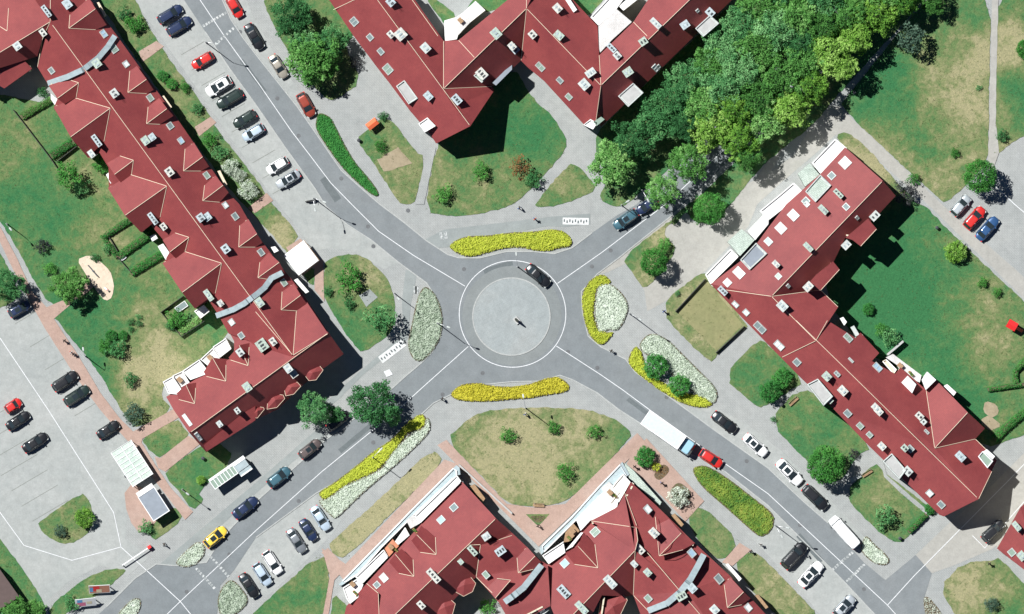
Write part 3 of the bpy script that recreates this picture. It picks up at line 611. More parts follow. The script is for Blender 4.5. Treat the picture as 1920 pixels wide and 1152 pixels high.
L_ = [('broadleaf_tree',)+tt(1,0,205,95)+(34,'dark','dark green tree on the lawn strip near the top edge, left of the top building'),
 ('broadleaf_tree',)+tt(1,0,330,350)+(43,'mid','largest tree on the lawn between the north-west street and the top building'),
 ('broadleaf_tree',)+tt(1,0,290,270)+(30,'dark','tree crown touching the north side of the largest lawn tree beside the street'),
 ('broadleaf_tree',)+tt(1,0,430,240)+(28,'dark','dark tree crown behind the largest lawn tree, towards the top building'),
 ('purple_tree',)+tt(1,0,558,352)+(12,'purple','small dark purple-leaved tree at the east edge of the big lawn tree'),
 ('young_tree',)+tt(1,0,1265,970)+(15,'bush','young tree alone in the middle of the lawn below the top building'),
 ('young_tree',)+tt(1,0,1052,1095)+(15,'bush','young tree beside the narrow diagonal path at the lawn corner'),
 ('rusty_tree',)+tt(2,0,50,940)+(20,'rust','rusty brown thin-crowned tree on the lawn below the top building'),
 ('young_tree',)+tt(2,0,118,1010)+(15,'bushdark','dark green young tree next to the rusty brown tree'),
 ('bush',)+tt(0,0,915,430)+(10,'hedgeball','upper of two round green bushes in the left facade strip'),
 ('bush',)+tt(0,0,965,475)+(10,'hedgeball','lower of two round green bushes in the left facade strip'),
 ('bush',)+tt(0,0,760,140)+(16,'bush','shaggy bush in the facade strip near the top edge'),
 ('bush',)+tt(0,0,700,85)+(12,'bushdark','dark bush beside the shadow of the left building, near the top edge'),
 ('bush',)+tt(0,0,1112,615)+(10,'bushdark','small dark bush just above the second brick path from the top'),
 ('bush',)+tt(0,0,1040,490)+(9,'bush','olive bush right of the two round bushes'),
 ('bush',)+tt(0,0,1180,785)+(13,'bush','leafy bush just below the second brick path'),
 ('bush',)+tt(0,0,1235,860)+(13,'bushdark','loose dark bush between brick path and white flowering bushes'),
 ('flowering_bush',)+tt(0,0,1298,945)+(15,'whitebush','upper white flowering bush in the left facade strip'),
 ('flowering_bush',)+tt(0,0,1345,985)+(12,'whitebush','middle white flowering bush in the left facade strip'),
 ('flowering_bush',)+tt(0,0,1395,1070)+(17,'whitebush','lower and largest white flowering bush in the left facade strip'),
 ('broadleaf_tree',)+tt(0,1,40,450)+(29,'dark','dark tree cut by the left edge above the dark blue car'),
 ('broadleaf_tree',)+tt(0,1,392,455)+(29,'mid','green tree beside the pink sand playground'),
 ('purple_tree',)+tt(0,1,240,232)+(13,'purple','dark purple shrub alone on the big left lawn'),
 ('bush',)+tt(0,1,280,358)+(11,'bush','olive bush between purple shrub and playground tree'),
 ('bush',)+tt(0,1,535,300)+(7,'bushdark','tiny dark bush at the upper rim of the sand playground'),
 ('bush',)+tt(0,1,600,250)+(8,'bushdark','bush at the tip of the walled garden hedge'),
 ('bush',)+tt(0,1,735,658)+(6,'bushdark','left one of four tiny dark bushes on the lawn'),
 ('bush',)+tt(0,1,780,630)+(5,'bushdark','top one of four tiny dark bushes on the lawn'),
 ('bush',)+tt(0,1,780,668)+(6,'bushdark','right one of four tiny dark bushes on the lawn'),
 ('bush',)+tt(0,1,738,700)+(5,'bushdark','bottom one of four tiny dark bushes on the lawn'),
 ('bush',)+tt(0,1,625,735)+(10,'hedgeball','left of a pair of round bushes above the bushy group'),
 ('bush',)+tt(0,1,693,738)+(9,'hedgeball','right of a pair of round bushes above the bushy group'),
 ('young_tree',)+tt(0,1,655,810)+(17,'bushdark','bushy young tree right of its paler neighbour on the left lawn'),
 ('bush',)+tt(0,1,588,798)+(13,'bush','pale green bush left of the bushy young tree'),
 ('young_tree',)+tt(0,1,735,985)+(12,'bushdark','small tree in dry grass near the white terraces'),
 ('blue_spruce',)+tt(0,2,752,25)+(17,'blue','bluish conifer at the lower tip of the left lawn'),
 ('young_tree',)+tt(1,1,525,420)+(21,'bush','upper larger tree on the lawn west of the roundabout'),
 ('bush',)+tt(1,1,405,490)+(8,'bushdark','small dark bush at the left rim of the lawn west of the roundabout'),
 ('bush',)+tt(1,1,522,555)+(10,'bushdark','bush between the two larger trees west of the roundabout'),
 ('young_tree',)+tt(1,1,700,640)+(24,'bushdark','lower tree with bare tips by the curved footway west of the roundabout'),
 ('broadleaf_tree', 588,768,28,'dark','dark tree in the shade at the corner of the left building'),
 ('broadleaf_tree', 699,757,40,'dark','large dense green tree over the road edge south-west of the roundabout'),
 ('broadleaf_tree', 736,784,15,'dark','smaller crown at the right foot of the large roadside tree'),
 ('broadleaf_tree', 626,778,17,'dark','dark crown shading the black car under the trees'),
 ('round_bush',)+tt(2,1,795,325)+(24,'bright','ball-shaped bright green tree on the lawn north-east of the roundabout'),
 ('bush',)+tt(2,1,855,235)+(13,'bush','ragged bush right of the ball-shaped tree'),
 ('round_bush', 1331,391,26,'bright','round bright green bush at the end of the tree belt by the beige footway'),
 ('bush',)+tt(2,1,1055,70)+(12,'bush','straggly bush left of the round bush at the belt end'),
 ('bush',)+tt(2,1,930,500)+(5,'bushdark','tiny bush at the top of the fenced garden'),
 ('round_bush',)+tt(2,1,812,910)+(21,'hedgeball','upper round dark green bush in the yellow and silver bed'),
 ('round_bush',)+tt(2,1,940,1020)+(19,'hedgeball','lower round dark green bush in the yellow and silver bed'),
 ('broadleaf_tree',1836,331,30,'bright','green tree at the corner of the right-hand car park'),
 ('bush',)+tt(3,0,1315,765)+(10,'bushdark','small dark bush beside the dirt track, above the right car park'),
 ('young_tree',)+tt(3,0,1452,275)+(18,'bright','round tree cut by the right edge near the dirt track'),
 ('broadleaf_tree', 1708,72,24,'blue','bluish tree at the edge of the tree belt shadow'),
 ('broadleaf_tree', 1745,2,24,'mid','small green tree crown at the top edge, right end of the belt'),
 ('purple_tree',)+tt(3,0,765,1090)+(21,'purple','dark purple tree at the north corner of the right building'),
 ('bush',)+tt(3,0,1050,860)+(8,'bush','small bush in the dry meadow near the diagonal path'),
 ('bush',)+tt(3,0,1185,495)+(5,'bushdark','tiny dark bush left of the dirt track'),
 ('round_bush',)+tt(3,1,1055,265)+(18,'limeball','ball-shaped yellow-green bush below the red parked car'),
 ('bush',)+tt(3,1,1210,440)+(9,'bush','small bush in the right courtyard near the footway'),
 ('bush',)+tt(3,1,1290,495)+(8,'bush','smaller bush below it in the right courtyard'),
 ('bush',)+tt(3,1,565,590)+(10,'hedgeball','bush in the courtyard next to the building shadow'),
 ('bush',)+tt(3,1,680,740)+(16,'bushdark','dark leafy shrub against the courtyard facade'),
 ('bush',)+tt(3,1,640,700)+(12,'bush','light leafy shrub against the courtyard facade'),
 ('round_bush',)+tt(3,1,80,975)+(17,'hedgeball','dark one of two touching bushes beside the entrance path'),
 ('round_bush',)+tt(3,1,15,1050)+(19,'hedgeball','olive one of two touching bushes beside the entrance path'),
 ('round_bush', 1549,872,31,'bright','large ball-shaped tree beside the white car and entrance path'),
 ('purple_tree',)+tt(3,2,485,250)+(9,'purple','small purple bush right of the large ball-shaped tree'),
 ('young_tree',)+tt(3,2,655,605)+(19,'bushdark','bushy young tree on the square lawn at the lower right'),
 ('bush',)+tt(3,2,910,560)+(9,'hedgeball','small bush at the building corner, lower right'),
 ('bush',)+tt(3,2,30,55)+(5,'bushdark','tiny bush at the corner of the lawn by the SE footway'),
 ('blue_spruce',)+tt(3,2,1255,1095)+(12,'blue','bluish young conifer in the dry lawn at the bottom right'),
 ('young_tree',)+tt(2,2,235,105)+(12,'bush','middle small tree in the top row of the big dry lawn'),
 ('young_tree', 952,816,13,'bush','left small tree in the top row of the big dry lawn'),
 ('young_tree',)+tt(2,2,465,125)+(12,'bush','right small tree in the top row of the big dry lawn'),
 ('young_tree',)+tt(2,2,300,350)+(15,'bush','lone small tree in the lower part of the big dry lawn'),
 ('round_bush',)+tt(2,2,748,265)+(17,'hedgeball','round green bush in the small reddish flower bed'),
 ('round_bush',)+tt(2,2,810,322)+(8,'yellowball','small golden ball bush in the reddish flower bed'),
 ('flowering_bush',)+tt(2,2,935,492)+(18,'whitebush','white flowering bush in the square bed by the bottom building'),
 ('young_tree',)+tt(0,2,478,610)+(17,'limeball','yellow-green tree on the car park island'),
 ('blue_spruce',)+tt(0,2,338,685)+(11,'blue','bluish conifer on the car park island'),
 ('bush',)+tt(0,2,1130,398)+(8,'limeball','small yellow-green bush near the glass shelter'),
 ('bush',)+tt(0,2,820,665)+(11,'bushdark','green bush below the kiosk'),
 ('broadleaf_tree',)+tt(0,2,100,1135)+(22,'mid','tree cut by the bottom edge left of the billboards'),
 ('broadleaf_tree',)+tt(0,2,200,1130)+(18,'mid','second crown at the bottom edge, just left of the billboards'),
 ('bush',)+tt(0,2,20,1130)+(18,'bushdark','dark bush in the bottom left corner'),
 ('bush',)+tt(0,2,400,1090)+(13,'bushdark','bush behind the lower billboard'),
 ('bush',)+tt(0,0,380,985)+(22,'bush','large bush below the walled gardens'),
 ('bush',)+tt(0,0,455,1050)+(14,'bushdark','dark bush right of the large garden bush'),
 ('bush',)+tt(0,0,570,935)+(14,'bush','tall bush against the left building between two gables'),
 ('bush',)+tt(0,0,240,520)+(9,'bushdark','tiny dark bush at the garden corner near the shadow'),
 ('bush',)+tt(0,1,990,640)+(16,'bush','bush inside the small fenced garden'),
 ('bush',)+tt(0,1,960,675)+(9,'bushdark','dark bush at the corner of the small fenced garden'),
 ('bush', 914,1139,14,'bush','bush in the dark courtyard of the bottom building'),
 ('bush',)+tt(1,0,700,820)+(10,'bush','bush above the bare soil patch'),
 ('bush',)+tt(1,0,715,655)+(8,'bushdark','bush next to the orange awning'),
 ('bush',)+tt(3,0,820,1010)+(10,'bush','bush beside the diagonal footway near the right building')]
for (nm, x, y, r, kd, lab) in L_:
    tree(nm, x, y, r, kd, lab, 'tree' if 'tree' in nm or 'spruce' in nm else 'bush')
# ------------------------------------------------------------ hedges and garden fences
def hedge(pts, wpx, label, h=1.2, mat=None):
    pts = [tuple(p) for p in pts]; base = empty('hedge', W(pts[0])); props(base, label, 'hedge', 'clipped hedges')
    L = []; Rr = []
    for i, p in enumerate(pts):
        a = Vector(pts[max(0, i-1)]); b = Vector(pts[min(len(pts)-1, i+1)]); d = (b-a).normalized(); n = Vector((-d.y, d.x))
        L.append(tuple(Vector(p)+n*wpx/2)); Rr.append(tuple(Vector(p)-n*wpx/2))
    poly = L + Rr[::-1]; core = MB(); strip(core, pts, wpx*.6, 0, h*.7); c = core.build('core', M['soil'], base); c.location = -base.location
    m, c0 = mass('foliage', poly, mat or M['leaf_hedge'], base, h, 190, .15, seed=int(pts[0][0]), clumpy=.25, sm=0); m.location = c0 - base.location
def fence(pts, label, h=1.1, w=1.0, mat=None, name='fence'):
    mb = MB(); strip(mb, pts, w, .1, h)
    f = mb.build(name, mat or M['fence']); props(f, label, 'fence')
    for k, p in enumerate(pts):
        q = MB(); c = W(p); q.box(c.x-.05, c.x+.05, c.y-.05, c.y+.05, 0, h+.1); q.build('post', mat or M['fence'], f)
hedge(T(0,1,'735,82 580,185 665,292'), 14, 'L-shaped hedge round the upper walled garden of the left building')
hedge(T(0,1,'665,292 860,155'), 15, 'straight hedge dividing the two walled gardens')
hedge(T(0,1,'735,385 925,270'), 17, 'thick hedge on the lower side of the walled gardens')
hedge(T(0,0,'285,880 415,795'), 17, 'hedge below the grass garden beside the second gable')
hedge(T(0,0,'120,660 290,560'), 14, 'ragged hedge at the top of the grass garden by the building shadow', mat=M['leaf_mid'])
hedge(T(0,1,'1010,725 1130,640'), 16, 'pale hedge of the small garden with the white garden frame', mat=M['leaf_mid'])
hedge(T(3,1,'1235,1040 1440,1010'), 10, 'low hedge at the right courtyard corner')
hedge(T(3,1,'1395,1010 1390,940 1460,860'), 12, 'bent hedge around the sandy yard at the right edge')
hedge(T(3,2,'1270,170 1330,110 1460,0'), 16, 'hedge along the side street in front of the sandy yard')
hedge(T(3,2,'790,690 890,590'), 12, 'short dark hedge on the square lawn', mat=M['leaf_hedge'])
fence(T(0,0,'75,620 130,690 290,900 350,990'), 'dark garden fence along the left walled gardens')
fence(T(0,1,'615,185 660,260'), 'dark fence inside the upper walled garden')
fence(T(0,1,'665,300 735,380'), 'dark fence closing the lower walled garden')
fence(T(0,1,'1030,515 905,605 1020,742 1150,655'), 'dark fence round the small garden with the white frame')
fence(T(0,0,'320,910 430,825'), 'thin fence beside the brown soil garden')
fence(T(2,1,'1085,420 920,600'), 'dark low fence on the upper side of the dry garden square', .9, 1.4)
fence(T(2,1,'1148,832 1305,685'), 'dark low fence on the lower side of the dry garden square', .9, 1.4)
fence(T(3,1,'670,845 760,768'), 'grey garden wall in the right courtyard', 1.6, 4, M['grey_flat'], 'garden_wall')
fence(T(1,2,'1140,310 1440,585'), 'low wall on the street side of the bottom left building', .8, 3, M['grey_flat'], 'garden_wall')
# ------------------------------------------------------------ buildings
CAPS = [M['frame'], simple('greenish_cap', (.36,.43,.37), .8, var=.35, scale=4), simple('pale_stained_cap', (.50,.50,.46), .8, var=.35, scale=4), simple('bluish_cap', (.38,.44,.46), .7, var=.3, scale=4)]
class Bld:
    def __init__(s, label, origin, ang, wallmat='wall'):
        s.o = empty('apartment_building', W(origin)); props(s.o, label, 'building'); s.loc = s.o.location.copy()
        s.faces = []; s.ang = math.radians(ang); s.wm = M[wallmat]; s.ridge_n = 0
    def plane(s, poly, r0, r1, zr, tan): s.faces.append((poly, r0, r1, zr, tan))
    def zf(s, f, p):
        _, a, b, zr, tn = f; dx, dy = b[0]-a[0], b[1]-a[1]
        d = abs((p[0]-a[0])*dy-(p[1]-a[1])*dx)/math.hypot(dx, dy)*S; return zr - tn*d
    def H(s, p, tol=3.0, default=6.5, faces=None):
        z = None
        for f in (faces or s.faces):
            if inside(p, f[0]) or edge_d(p, f[0]) < tol:
                q = s.zf(f, p); z = q if z is None or q > z else z
        return default if z is None else z
    def child(s, mb, name, mat, parent=None):
        o = mb.build(name, mat, parent or s.o)
        if parent is None: o.location = -s.loc
        return o
    def local(s, o): return o
    def gable(s, I, O, E1, V1, E2=None, V2=None, fixed=None, name='gable_roof'):
        """cross gable or dormer: ridge I->O; one roof plane towards E1/V1, the other towards E2/V2"""
        zr = s.H(I, 2, faces=s.main) + .12; fl = []
        for E, V in ((E1, V1), (E2, V2)):
            if E is None: continue
            dx, dy = O[0]-I[0], O[1]-I[1]; d = abs((V[0]-I[0])*dy-(V[1]-I[1])*dx)/math.hypot(dx, dy)*S
            tn = fixed or max(.25, min(1.3, (zr - (s.H(V, 2, faces=s.main)+.06))/max(d, .3)))
            fl.append(([I, V, E, O], I, O, zr, tn))
        s.extra.append((name, fl)); s.trims += [(I, V1), (I, O)] + ([(I, V2)] if V2 else [])
        s.faces += fl
    def begin_extra(s): s.main = list(s.faces); s.extra = []; s.trims = []
    def slab(s, mb, fl):
        for f in fl:
            poly = f[0]; n = len(poly); tri = tessellate_polygon([[Vector((p[0], -p[1], 0)) for p in poly]])
            top = [W(p, s.zf(f, p)) for p in poly]; bot = [v - Vector((0, 0, .22)) for v in top]
            fs = []
            for t in tri:
                a, b, c = [top[i] for i in t]; t = t if (b-a).cross(c-a).z > 0 else tuple(reversed(t))
                fs += [t, tuple(i+n for i in reversed(t))]
            ar = sum(top[i].x*top[(i+1)%n].y-top[(i+1)%n].x*top[i].y for i in range(n))
            for i in range(n):
                j = (i+1) % n; q = (i, i+n, j+n, j); fs.append(q if ar > 0 else tuple(reversed(q)))
            mb.add(top+bot, fs)
    def finish(s, windows=True, maxwin=70):
        mb = MB(); s.slab(mb, s.main); s.child(mb, 'roof', M['roof'])
        for nm, fl in s.extra: mb = MB(); s.slab(mb, fl); s.child(mb, nm, M['roof'])
        for a, b in s.trims:
            tr = MB()
            n = max(1, int(math.hypot(b[0]-a[0], b[1]-a[1])/12)); pts = [(a[0]+(b[0]-a[0])*(k/n*.98+.01), a[1]+(b[1]-a[1])*(k/n*.98+.01)) for k in range(n+1)]
            for p, q in zip(pts, pts[1:]): tr.bar(W(p, s.H(p, 1.2)+.02), W(q, s.H(q, 1.2)+.02), .072, .07)
            s.child(tr, 'ridge_trim', M['trim'])
        # outer walls from outline chunks
        wl = MB(); wins = []
        for fi, f in enumerate(s.faces):
            poly = f[0]; n = len(poly); ar = sum(poly[i][0]*poly[(i+1)%n][1]-poly[(i+1)%n][0]*poly[i][1] for i in range(n))
            for i in range(n):
                a = Vector(poly[i]); b = Vector(poly[(i+1) % n]); L = (b-a).length
                if L < 2: continue
                d = (b-a)/L; nn = Vector((d.y, -d.x)) * (1 if ar > 0 else -1)
                m = max(1, int(L/12))
                for k in range(m):
                    c0 = a + d*L*k/m; c1 = a + d*L*(k+1)/m; c = (c0+c1)/2; t = c + nn*2.5
                    if any(inside(tuple(t), g[0]) for g in s.faces): continue
                    z = min(s.zf(f, c0), s.zf(f, c1)) - .12; i0 = c0 - nn*4; i1 = c1 - nn*4; j0 = c0 - nn*7; j1 = c1 - nn*7
                    A, B, Cc, D = [W(tuple(v)) for v in (i0, i1, j1, j0)]
                    vs = [(A.x,A.y,0),(B.x,B.y,0),(Cc.x,Cc.y,0),(D.x,D.y,0)]; vs += [(x, y, z) for x, y, _ in vs]
                    wl.add(vs, [(0,1,5,4),(1,2,6,5),(2,3,7,6),(3,0,4,7),(4,5,6,7)])
                    cw = W(tuple(c - nn*3.6)); wins.append((cw, math.atan2(-nn.y, nn.x), z, (c1-c0).length*S))
        s.child(wl, 'wall', s.wm)
        if windows:
            k = 0
            for (cw, a, z, ln_) in wins:
                if ln_ < .75: continue
                for zz in (1.5, 4.2):
                    if zz + 1.4 > z or k >= maxwin: continue
                    w_ = bpy.data.objects.new('window', WIN[0]); COL.objects.link(w_); w_.parent = s.o
                    w_.location = Vector((cw.x, cw.y, zz)) - s.loc; w_.rotation_euler = (0, 0, a)
                    p_ = bpy.data.objects.new('pane', WIN[1]); COL.objects.link(p_); p_.parent = w_; k += 1
    def turret(s, q, a, b, zr, tan, rise=.75):
        f = (q, a, b, zr, tan); s.faces.append(f); cx = sum(p[0] for p in q)/len(q); cy = sum(p[1] for p in q)/len(q)
        ze = min(s.zf(f, p) for p in q) + .25; ap = W((cx, cy), ze+rise); n = len(q); rim = [W(p, ze) for p in q]; mb = MB()
        fs = [(i, (i+1) % n, n) for i in range(n)]
        if (rim[1]-rim[0]).cross(ap-rim[0]).z < 0: fs = [tuple(reversed(t)) for t in fs]
        mb.add(rim+[ap], fs); lo = [v - Vector((0,0,1.6)) for v in rim]; mb.add(rim+lo, [(i, (i+1) % n, (i+1) % n + n, i+n) for i in range(n)])
        s.child(mb, 'turret_roof', M['roof'])
        for i in range(n):
            for u, v in ((rim[i], rim[(i+1) % n]),):
                t = MB(); t.bar(u+Vector((0,0,.03)), v+Vector((0,0,.03)), .03 if v is ap else .055, .05); s.child(t, 'ridge_trim', M['trim'])
    def frame_at(s, px, py, flat=False):
        p = (px, py); z = s.H(p, 2); e = 4
        gx = (s.H((px+e, py), 2) - s.H((px-e, py), 2))/(2*e*S); gy = (s.H((px, py-e), 2) - s.H((px, py+e), 2))/(2*e*S)
        nrm = Vector((-gx, -gy, 1)).normalized() if not flat and abs(gx) < 2 and abs(gy) < 2 else Vector((0, 0, 1))
        return W(p, z), nrm
    def skylights(s, c, r, items, ang=None):
        for it in items:
            x, y, wz, lz = it[:4]; mat = it[4] if len(it) > 4 else 'pane'; px, py = tt(c, r, x, y)
            loc, nrm = s.frame_at(px, py); w_ = wz/3*S*.92; l_ = lz/3*S*.92
            a = -(s.ang if ang is None else math.radians(ang)); u = Vector((math.cos(a), math.sin(a), 0)); u = (u - nrm*u.dot(nrm)).normalized(); v = nrm.cross(u)
            Mx = Matrix((u, v, nrm)).transposed().to_4x4(); Mx.translation = loc
            mb = MB(); t = .13
            mb.box(-l_/2, l_/2, -w_/2, -w_/2+t, -.05, .16); mb.box(-l_/2, l_/2, w_/2-t, w_/2, -.05, .16)
            mb.box(-l_/2, -l_/2+t, -w_/2+t, w_/2-t, -.05, .16); mb.box(l_/2-t, l_/2, -w_/2+t, w_/2-t, -.05, .16)
            if lz > wz*1.3 or wz > 48: mb.box(-.05, .05, -w_/2+t, w_/2-t, -.05, .15)
            f = mb.build('roof_window', M['frame'], s.o); f.matrix_local = Matrix.Translation(-s.loc) @ Mx
            g = MB(); g.box(-l_/2+t, l_/2-t, -w_/2+t, w_/2-t, -.04, .10); g.build('pane', M[mat], f)
    def chimneys(s, c, r, items):
        rnd = random.Random(len(items)+c*7+r)
        for it in items:
            x, y, wz, lz = it[:4]; a = math.radians(it[4]) if len(it) > 4 else s.ang; px, py = tt(c, r, x, y); loc, _ = s.frame_at(px, py, True)
            w_ = wz/3*S*.86; l_ = lz/3*S*.86; hh = rnd.uniform(1.0, 1.5)
            mb = MB(); mb.box(-l_/2, l_/2, -w_/2, w_/2, -1.6, hh); f = mb.build('chimney', M['chimney'], s.o)
            f.location = loc - s.loc; f.rotation_euler = (0, 0, -a)
            q = MB(); q.box(-l_/2-.08, l_/2+.08, -w_/2-.08, w_/2+.08, hh+.002, hh+.10); q.build('cap', CAPS[rnd.randrange(4)], f)
            n = max(1, int(round(l_/.55))); q = MB()
            for k in range(n):
                xx = -l_/2 + (k+.5)*l_/n; q.box(xx-.13, xx+.13, -w_*.22, w_*.22, hh+.101, hh+.16 + .1*(k % 2))
            q.build('flue', M['dark' if rnd.random() < .5 else 'zinc'], f)
            if rnd.random() < .3:
                an = MB(); an.tube([(0,0,hh),(0,0,hh+1.6)], .025, 5); an.bar((-.5,0,hh+1.4), (.5,0,hh+1.4), .03, .03)
                for k in range(5): an.bar((-.4+.2*k,-.25,hh+1.4), (-.4+.2*k,.25,hh+1.4), .02, .02)
                an.build('aerial', M['steel'], f)
    def firewall(s, pts, wpx=9, h=.55):
        mb = MB()
        for p, q in zip(pts, pts[1:]):
            n = max(1, int(math.hypot(q[0]-p[0], q[1]-p[1])/8))
            for k in range(n):
                a = (p[0]+(q[0]-p[0])*k/n, p[1]+(q[1]-p[1])*k/n); b = (p[0]+(q[0]-p[0])*(k+1.02)/n, p[1]+(q[1]-p[1])*(k+1.02)/n)
                za = s.H(a, 3)+h-.6; zb = s.H(b, 3)+h-.6; mb.bar(W(a, za), W(b, zb), wpx*S*1.15, 1.2)
        s.child(mb, 'fire_wall', M['zinc'])
    def block(s, poly, z1, mat, name, parapet=None, inner=None, z0=0):
        mb = MB(); mb.prism([(W(p).x, W(p).y) for p in poly], z0, z1); o = s.child(mb, name, M[mat])
        if parapet:
            q = MB(); cx = sum(p[0] for p in poly)/len(poly); cy = sum(p[1] for p in poly)/len(poly)
            ins = [(p[0]+(cx-p[0])*.06, p[1]+(cy-p[1])*.06) for p in poly]
            strip(q, ins, 2.2, z1+.003, z1+.30, closed=True); r_ = q.build('parapet', M[parapet], o)
        if inner:
            cx = sum(p[0] for p in poly)/len(poly); cy = sum(p[1] for p in poly)/len(poly)
            q = MB(); q.prism([(W((p[0]+(cx-p[0])*.2, p[1]+(cy-p[1])*.2)).x, W((p[0]+(cx-p[0])*.2, p[1]+(cy-p[1])*.2)).y) for p in poly], z1+.004, z1+.05)
            q.build('flat_roof', M[inner], o)
        return o
    def stair(s, poly, top=None):
        c = (sum(p[0] for p in poly)/4, sum(p[1] for p in poly)/4)
        return s.block(poly, top or s.H(c, 6)+.5, 'frame', 'stair_dormer', 'frame', 'grey_flat')
def win_meshes():
    f = MB(); f.box(-.06,.05,-.6,-.5,0,1.4); f.box(-.06,.05,.5,.6,0,1.4); f.box(-.06,.05,-.5,.5,0,.1); f.box(-.06,.05,-.5,.5,1.3,1.4); f.box(-.05,.04,-.04,.04,.1,1.3)
    a = f.build('window', M['white']); g = MB(); g.box(-.03,0,-.5,.5,.1,1.3); b = g.build('pane', M['car_glass'])
    r = (a.data, b.data); bpy.data.objects.remove(a); bpy.data.objects.remove(b); return r
WIN = win_meshes()
EV, RG_ = 6.6, 10.4
# ---- A: long building on the left
A = Bld('long red-roofed apartment block with many gables running down the left side', (330, 400), 54)
ra, rb = (97, 43), (557, 678); RB = (550, 666)
TA = .68
A.plane(P('97,43 40,-40 150,-40 170,0 217,63 260,123 333,223 427,360 450,384 480,437 523,494 553,531 577,564 617,624 550,666'), ra, RB, RG_, TA)
A.plane(P('97,43 550,666 520,692 470,640 430,626 410,590 393,564 367,579 343,549 307,494 320,472 308,451 283,421 263,434 240,406 223,384 205,355 205,315 188,287 167,297 135,258 102,203 110,185 92,160 72,127'), ra, RB, RG_, .74)
# lower wing (ridge running south-west to north-east)
wa, wb = (617, 625), (358, 811)
A.plane(P('617,624 557,582 555,600 480,600 410,590 430,622 440,640 440,668 313,744 327,768 357,811'), wa, wb, RG_, .55)
A.plane(P('617,624 357,811 388,848 480,787 523,767 563,727 607,691 645,664'), wa, wb, RG_, 1.15)
# top left wing
A.plane(P('-40,-45 40,-45 97,-10 97,43 -40,127'), (97,43), (-40,127), RG_, .55)
A.plane(P('97,43 -40,127 -40,160 0,130 72,107 82,75'), (97,43), (-40,127), RG_, 1.1)
A.begin_extra()
def tz(c, r, *pts): return [tt(c, r, *p) for p in pts]
def G4(b, c, r, I, O, E1, V1, E2=None, V2=None, **k):
    q = lambda p: tt(c, r, *p) if p else None
    b.gable(q(I), q(O), q(E1), q(V1), q(E2), q(V2), **k)
G4(A,0,0,(395,165),(545,55),(505,-5),(400,88),(605,145),(545,172),name='dormer')
G4(A,0,0,(725,525),(830,450),(775,375),(735,402),(868,510),(830,530),name='dormer')
G4(A,0,0,(830,700),(945,615),(900,555),(838,605),(980,655),(905,703),name='dormer')
G4(A,0,0,(1037,965),(1145,885),(1095,805),(1045,840),(1180,940),(1135,965),name='dormer')
G4(A,0,0,(1145,1132),(1260,1045),(1215,990),(1155,1045),(1290,1085),(1240,1140),name='dormer')
G4(A,0,1,(1347,240),(1450,165),(1400,82),(1352,118),(1480,215),(1440,240),name='dormer')
G4(A,1,1,(15,412),(135,325),(75,270),(25,325),(165,385),(100,425),name='dormer')
G4(A,1,1,(145,592),(255,510),(215,445),(150,490),(290,560),(235,598),name='dormer')
G4(A,0,0,(628,613),(405,775),(308,605),(430,555),(500,890),(590,800),name='gable_roof')
G4(A,0,0,(945,1050),(710,1215),(612,1060),(740,985),(800,1310),(905,1225),name='gable_roof')
G4(A,0,1,(1252,330),(1030,495),(918,330),(1045,265),(1100,585),(1215,500),name='gable_roof')
G4(A,0,0,(450,470),(330,558),(280,485),(385,450),(370,590),(435,550),name='dormer')
G4(A,0,0,(757,905),(650,985),(608,920),(680,880),(685,1030),(745,985),name='dormer')
G4(A,0,1,(1068,185),(960,268),(920,200),(990,160),(995,305),(1045,265),name='dormer')
G4(A,1,1,(213,846),(408,725),(290,550),(230,597),name='gable_roof')
A.gable(*tz(0,1,(1275,992),(1200,860),(1150,940),(1165,965),(1290,870),(1275,900)), name='dormer')
A.gable(*tz(0,1,(1100,1118),(1050,1010),(1000,1060),(1010,1095),(1110,1000),(1105,1030)), name='dormer')
A.gable(*tz(0,1,(1400,905),(1350,790),(1290,860),(1300,873),(1420,775),(1405,800)), name='dormer')
for tp in ('275,910 360,905 380,930 340,985 300,990 270,950', '155,1010 175,995 235,998 255,1020 215,1065 170,1075', '70,1080 95,1062 155,1070 165,1090 120,1140 65,1150', '-10,1140 10,1135 45,1140 50,1150 10,1200 -30,1190'):
    A.turret(T(1,1,tp), wa, wb, RG_-1.6, .55)
A.extra.append(('dormer', [(P('0,133 40,107 62,130 10,167 -20,150'), (97,43), (-40,127), RG_-2.6, .35)])); A.faces.append(A.extra[-1][1][0])
A.extra.append(('dormer', [(T(0,2,'1370,20 1440,-20 1440,60 1330,130 1165,235 1150,200'), wa, wb, RG_-1.6, .5)])) 
A.trims += [((97,43),(550,666)), ((617,624),(358,811)), ((97,43),(0,102)), ((82,75),(72,127)), ((97,43),(82,75)), ((97,0),(97,43)), (tt(0,0,55,50), tt(0,0,48,180)), (tt(0,0,48,180), tt(0,0,0,150)), (tt(1,1,0,600),tt(1,1,210,845))]
A.finish(maxwin=90)
A.skylights(0,0,[(587,195,38,50,'pane_blue'),(645,280,50,50,'pane_green'),(712,365,38,40,'pane_white'),(297,400,38,40),(848,555,40,45,'pane_green'),(960,712,42,42),(1020,795,36,42,'pane_blue'),(1165,990,36,45,'pane_green')])
A.chimneys(0,0,[(270,70,24,80),(385,28,45,55),(250,190,30,45),(107,265,42,45),(552,362,45,50),(650,530,42,48),(550,795,26,80),(825,795,40,50),(862,775,35,40),(520,868,30,45),(960,970,42,50)])
A.skylights(0,1,[(1325,68,40,45),(1308,660,40,40,'pane_white'),(1362,735,40,40),(1270,5,34,40,'pane_white')])
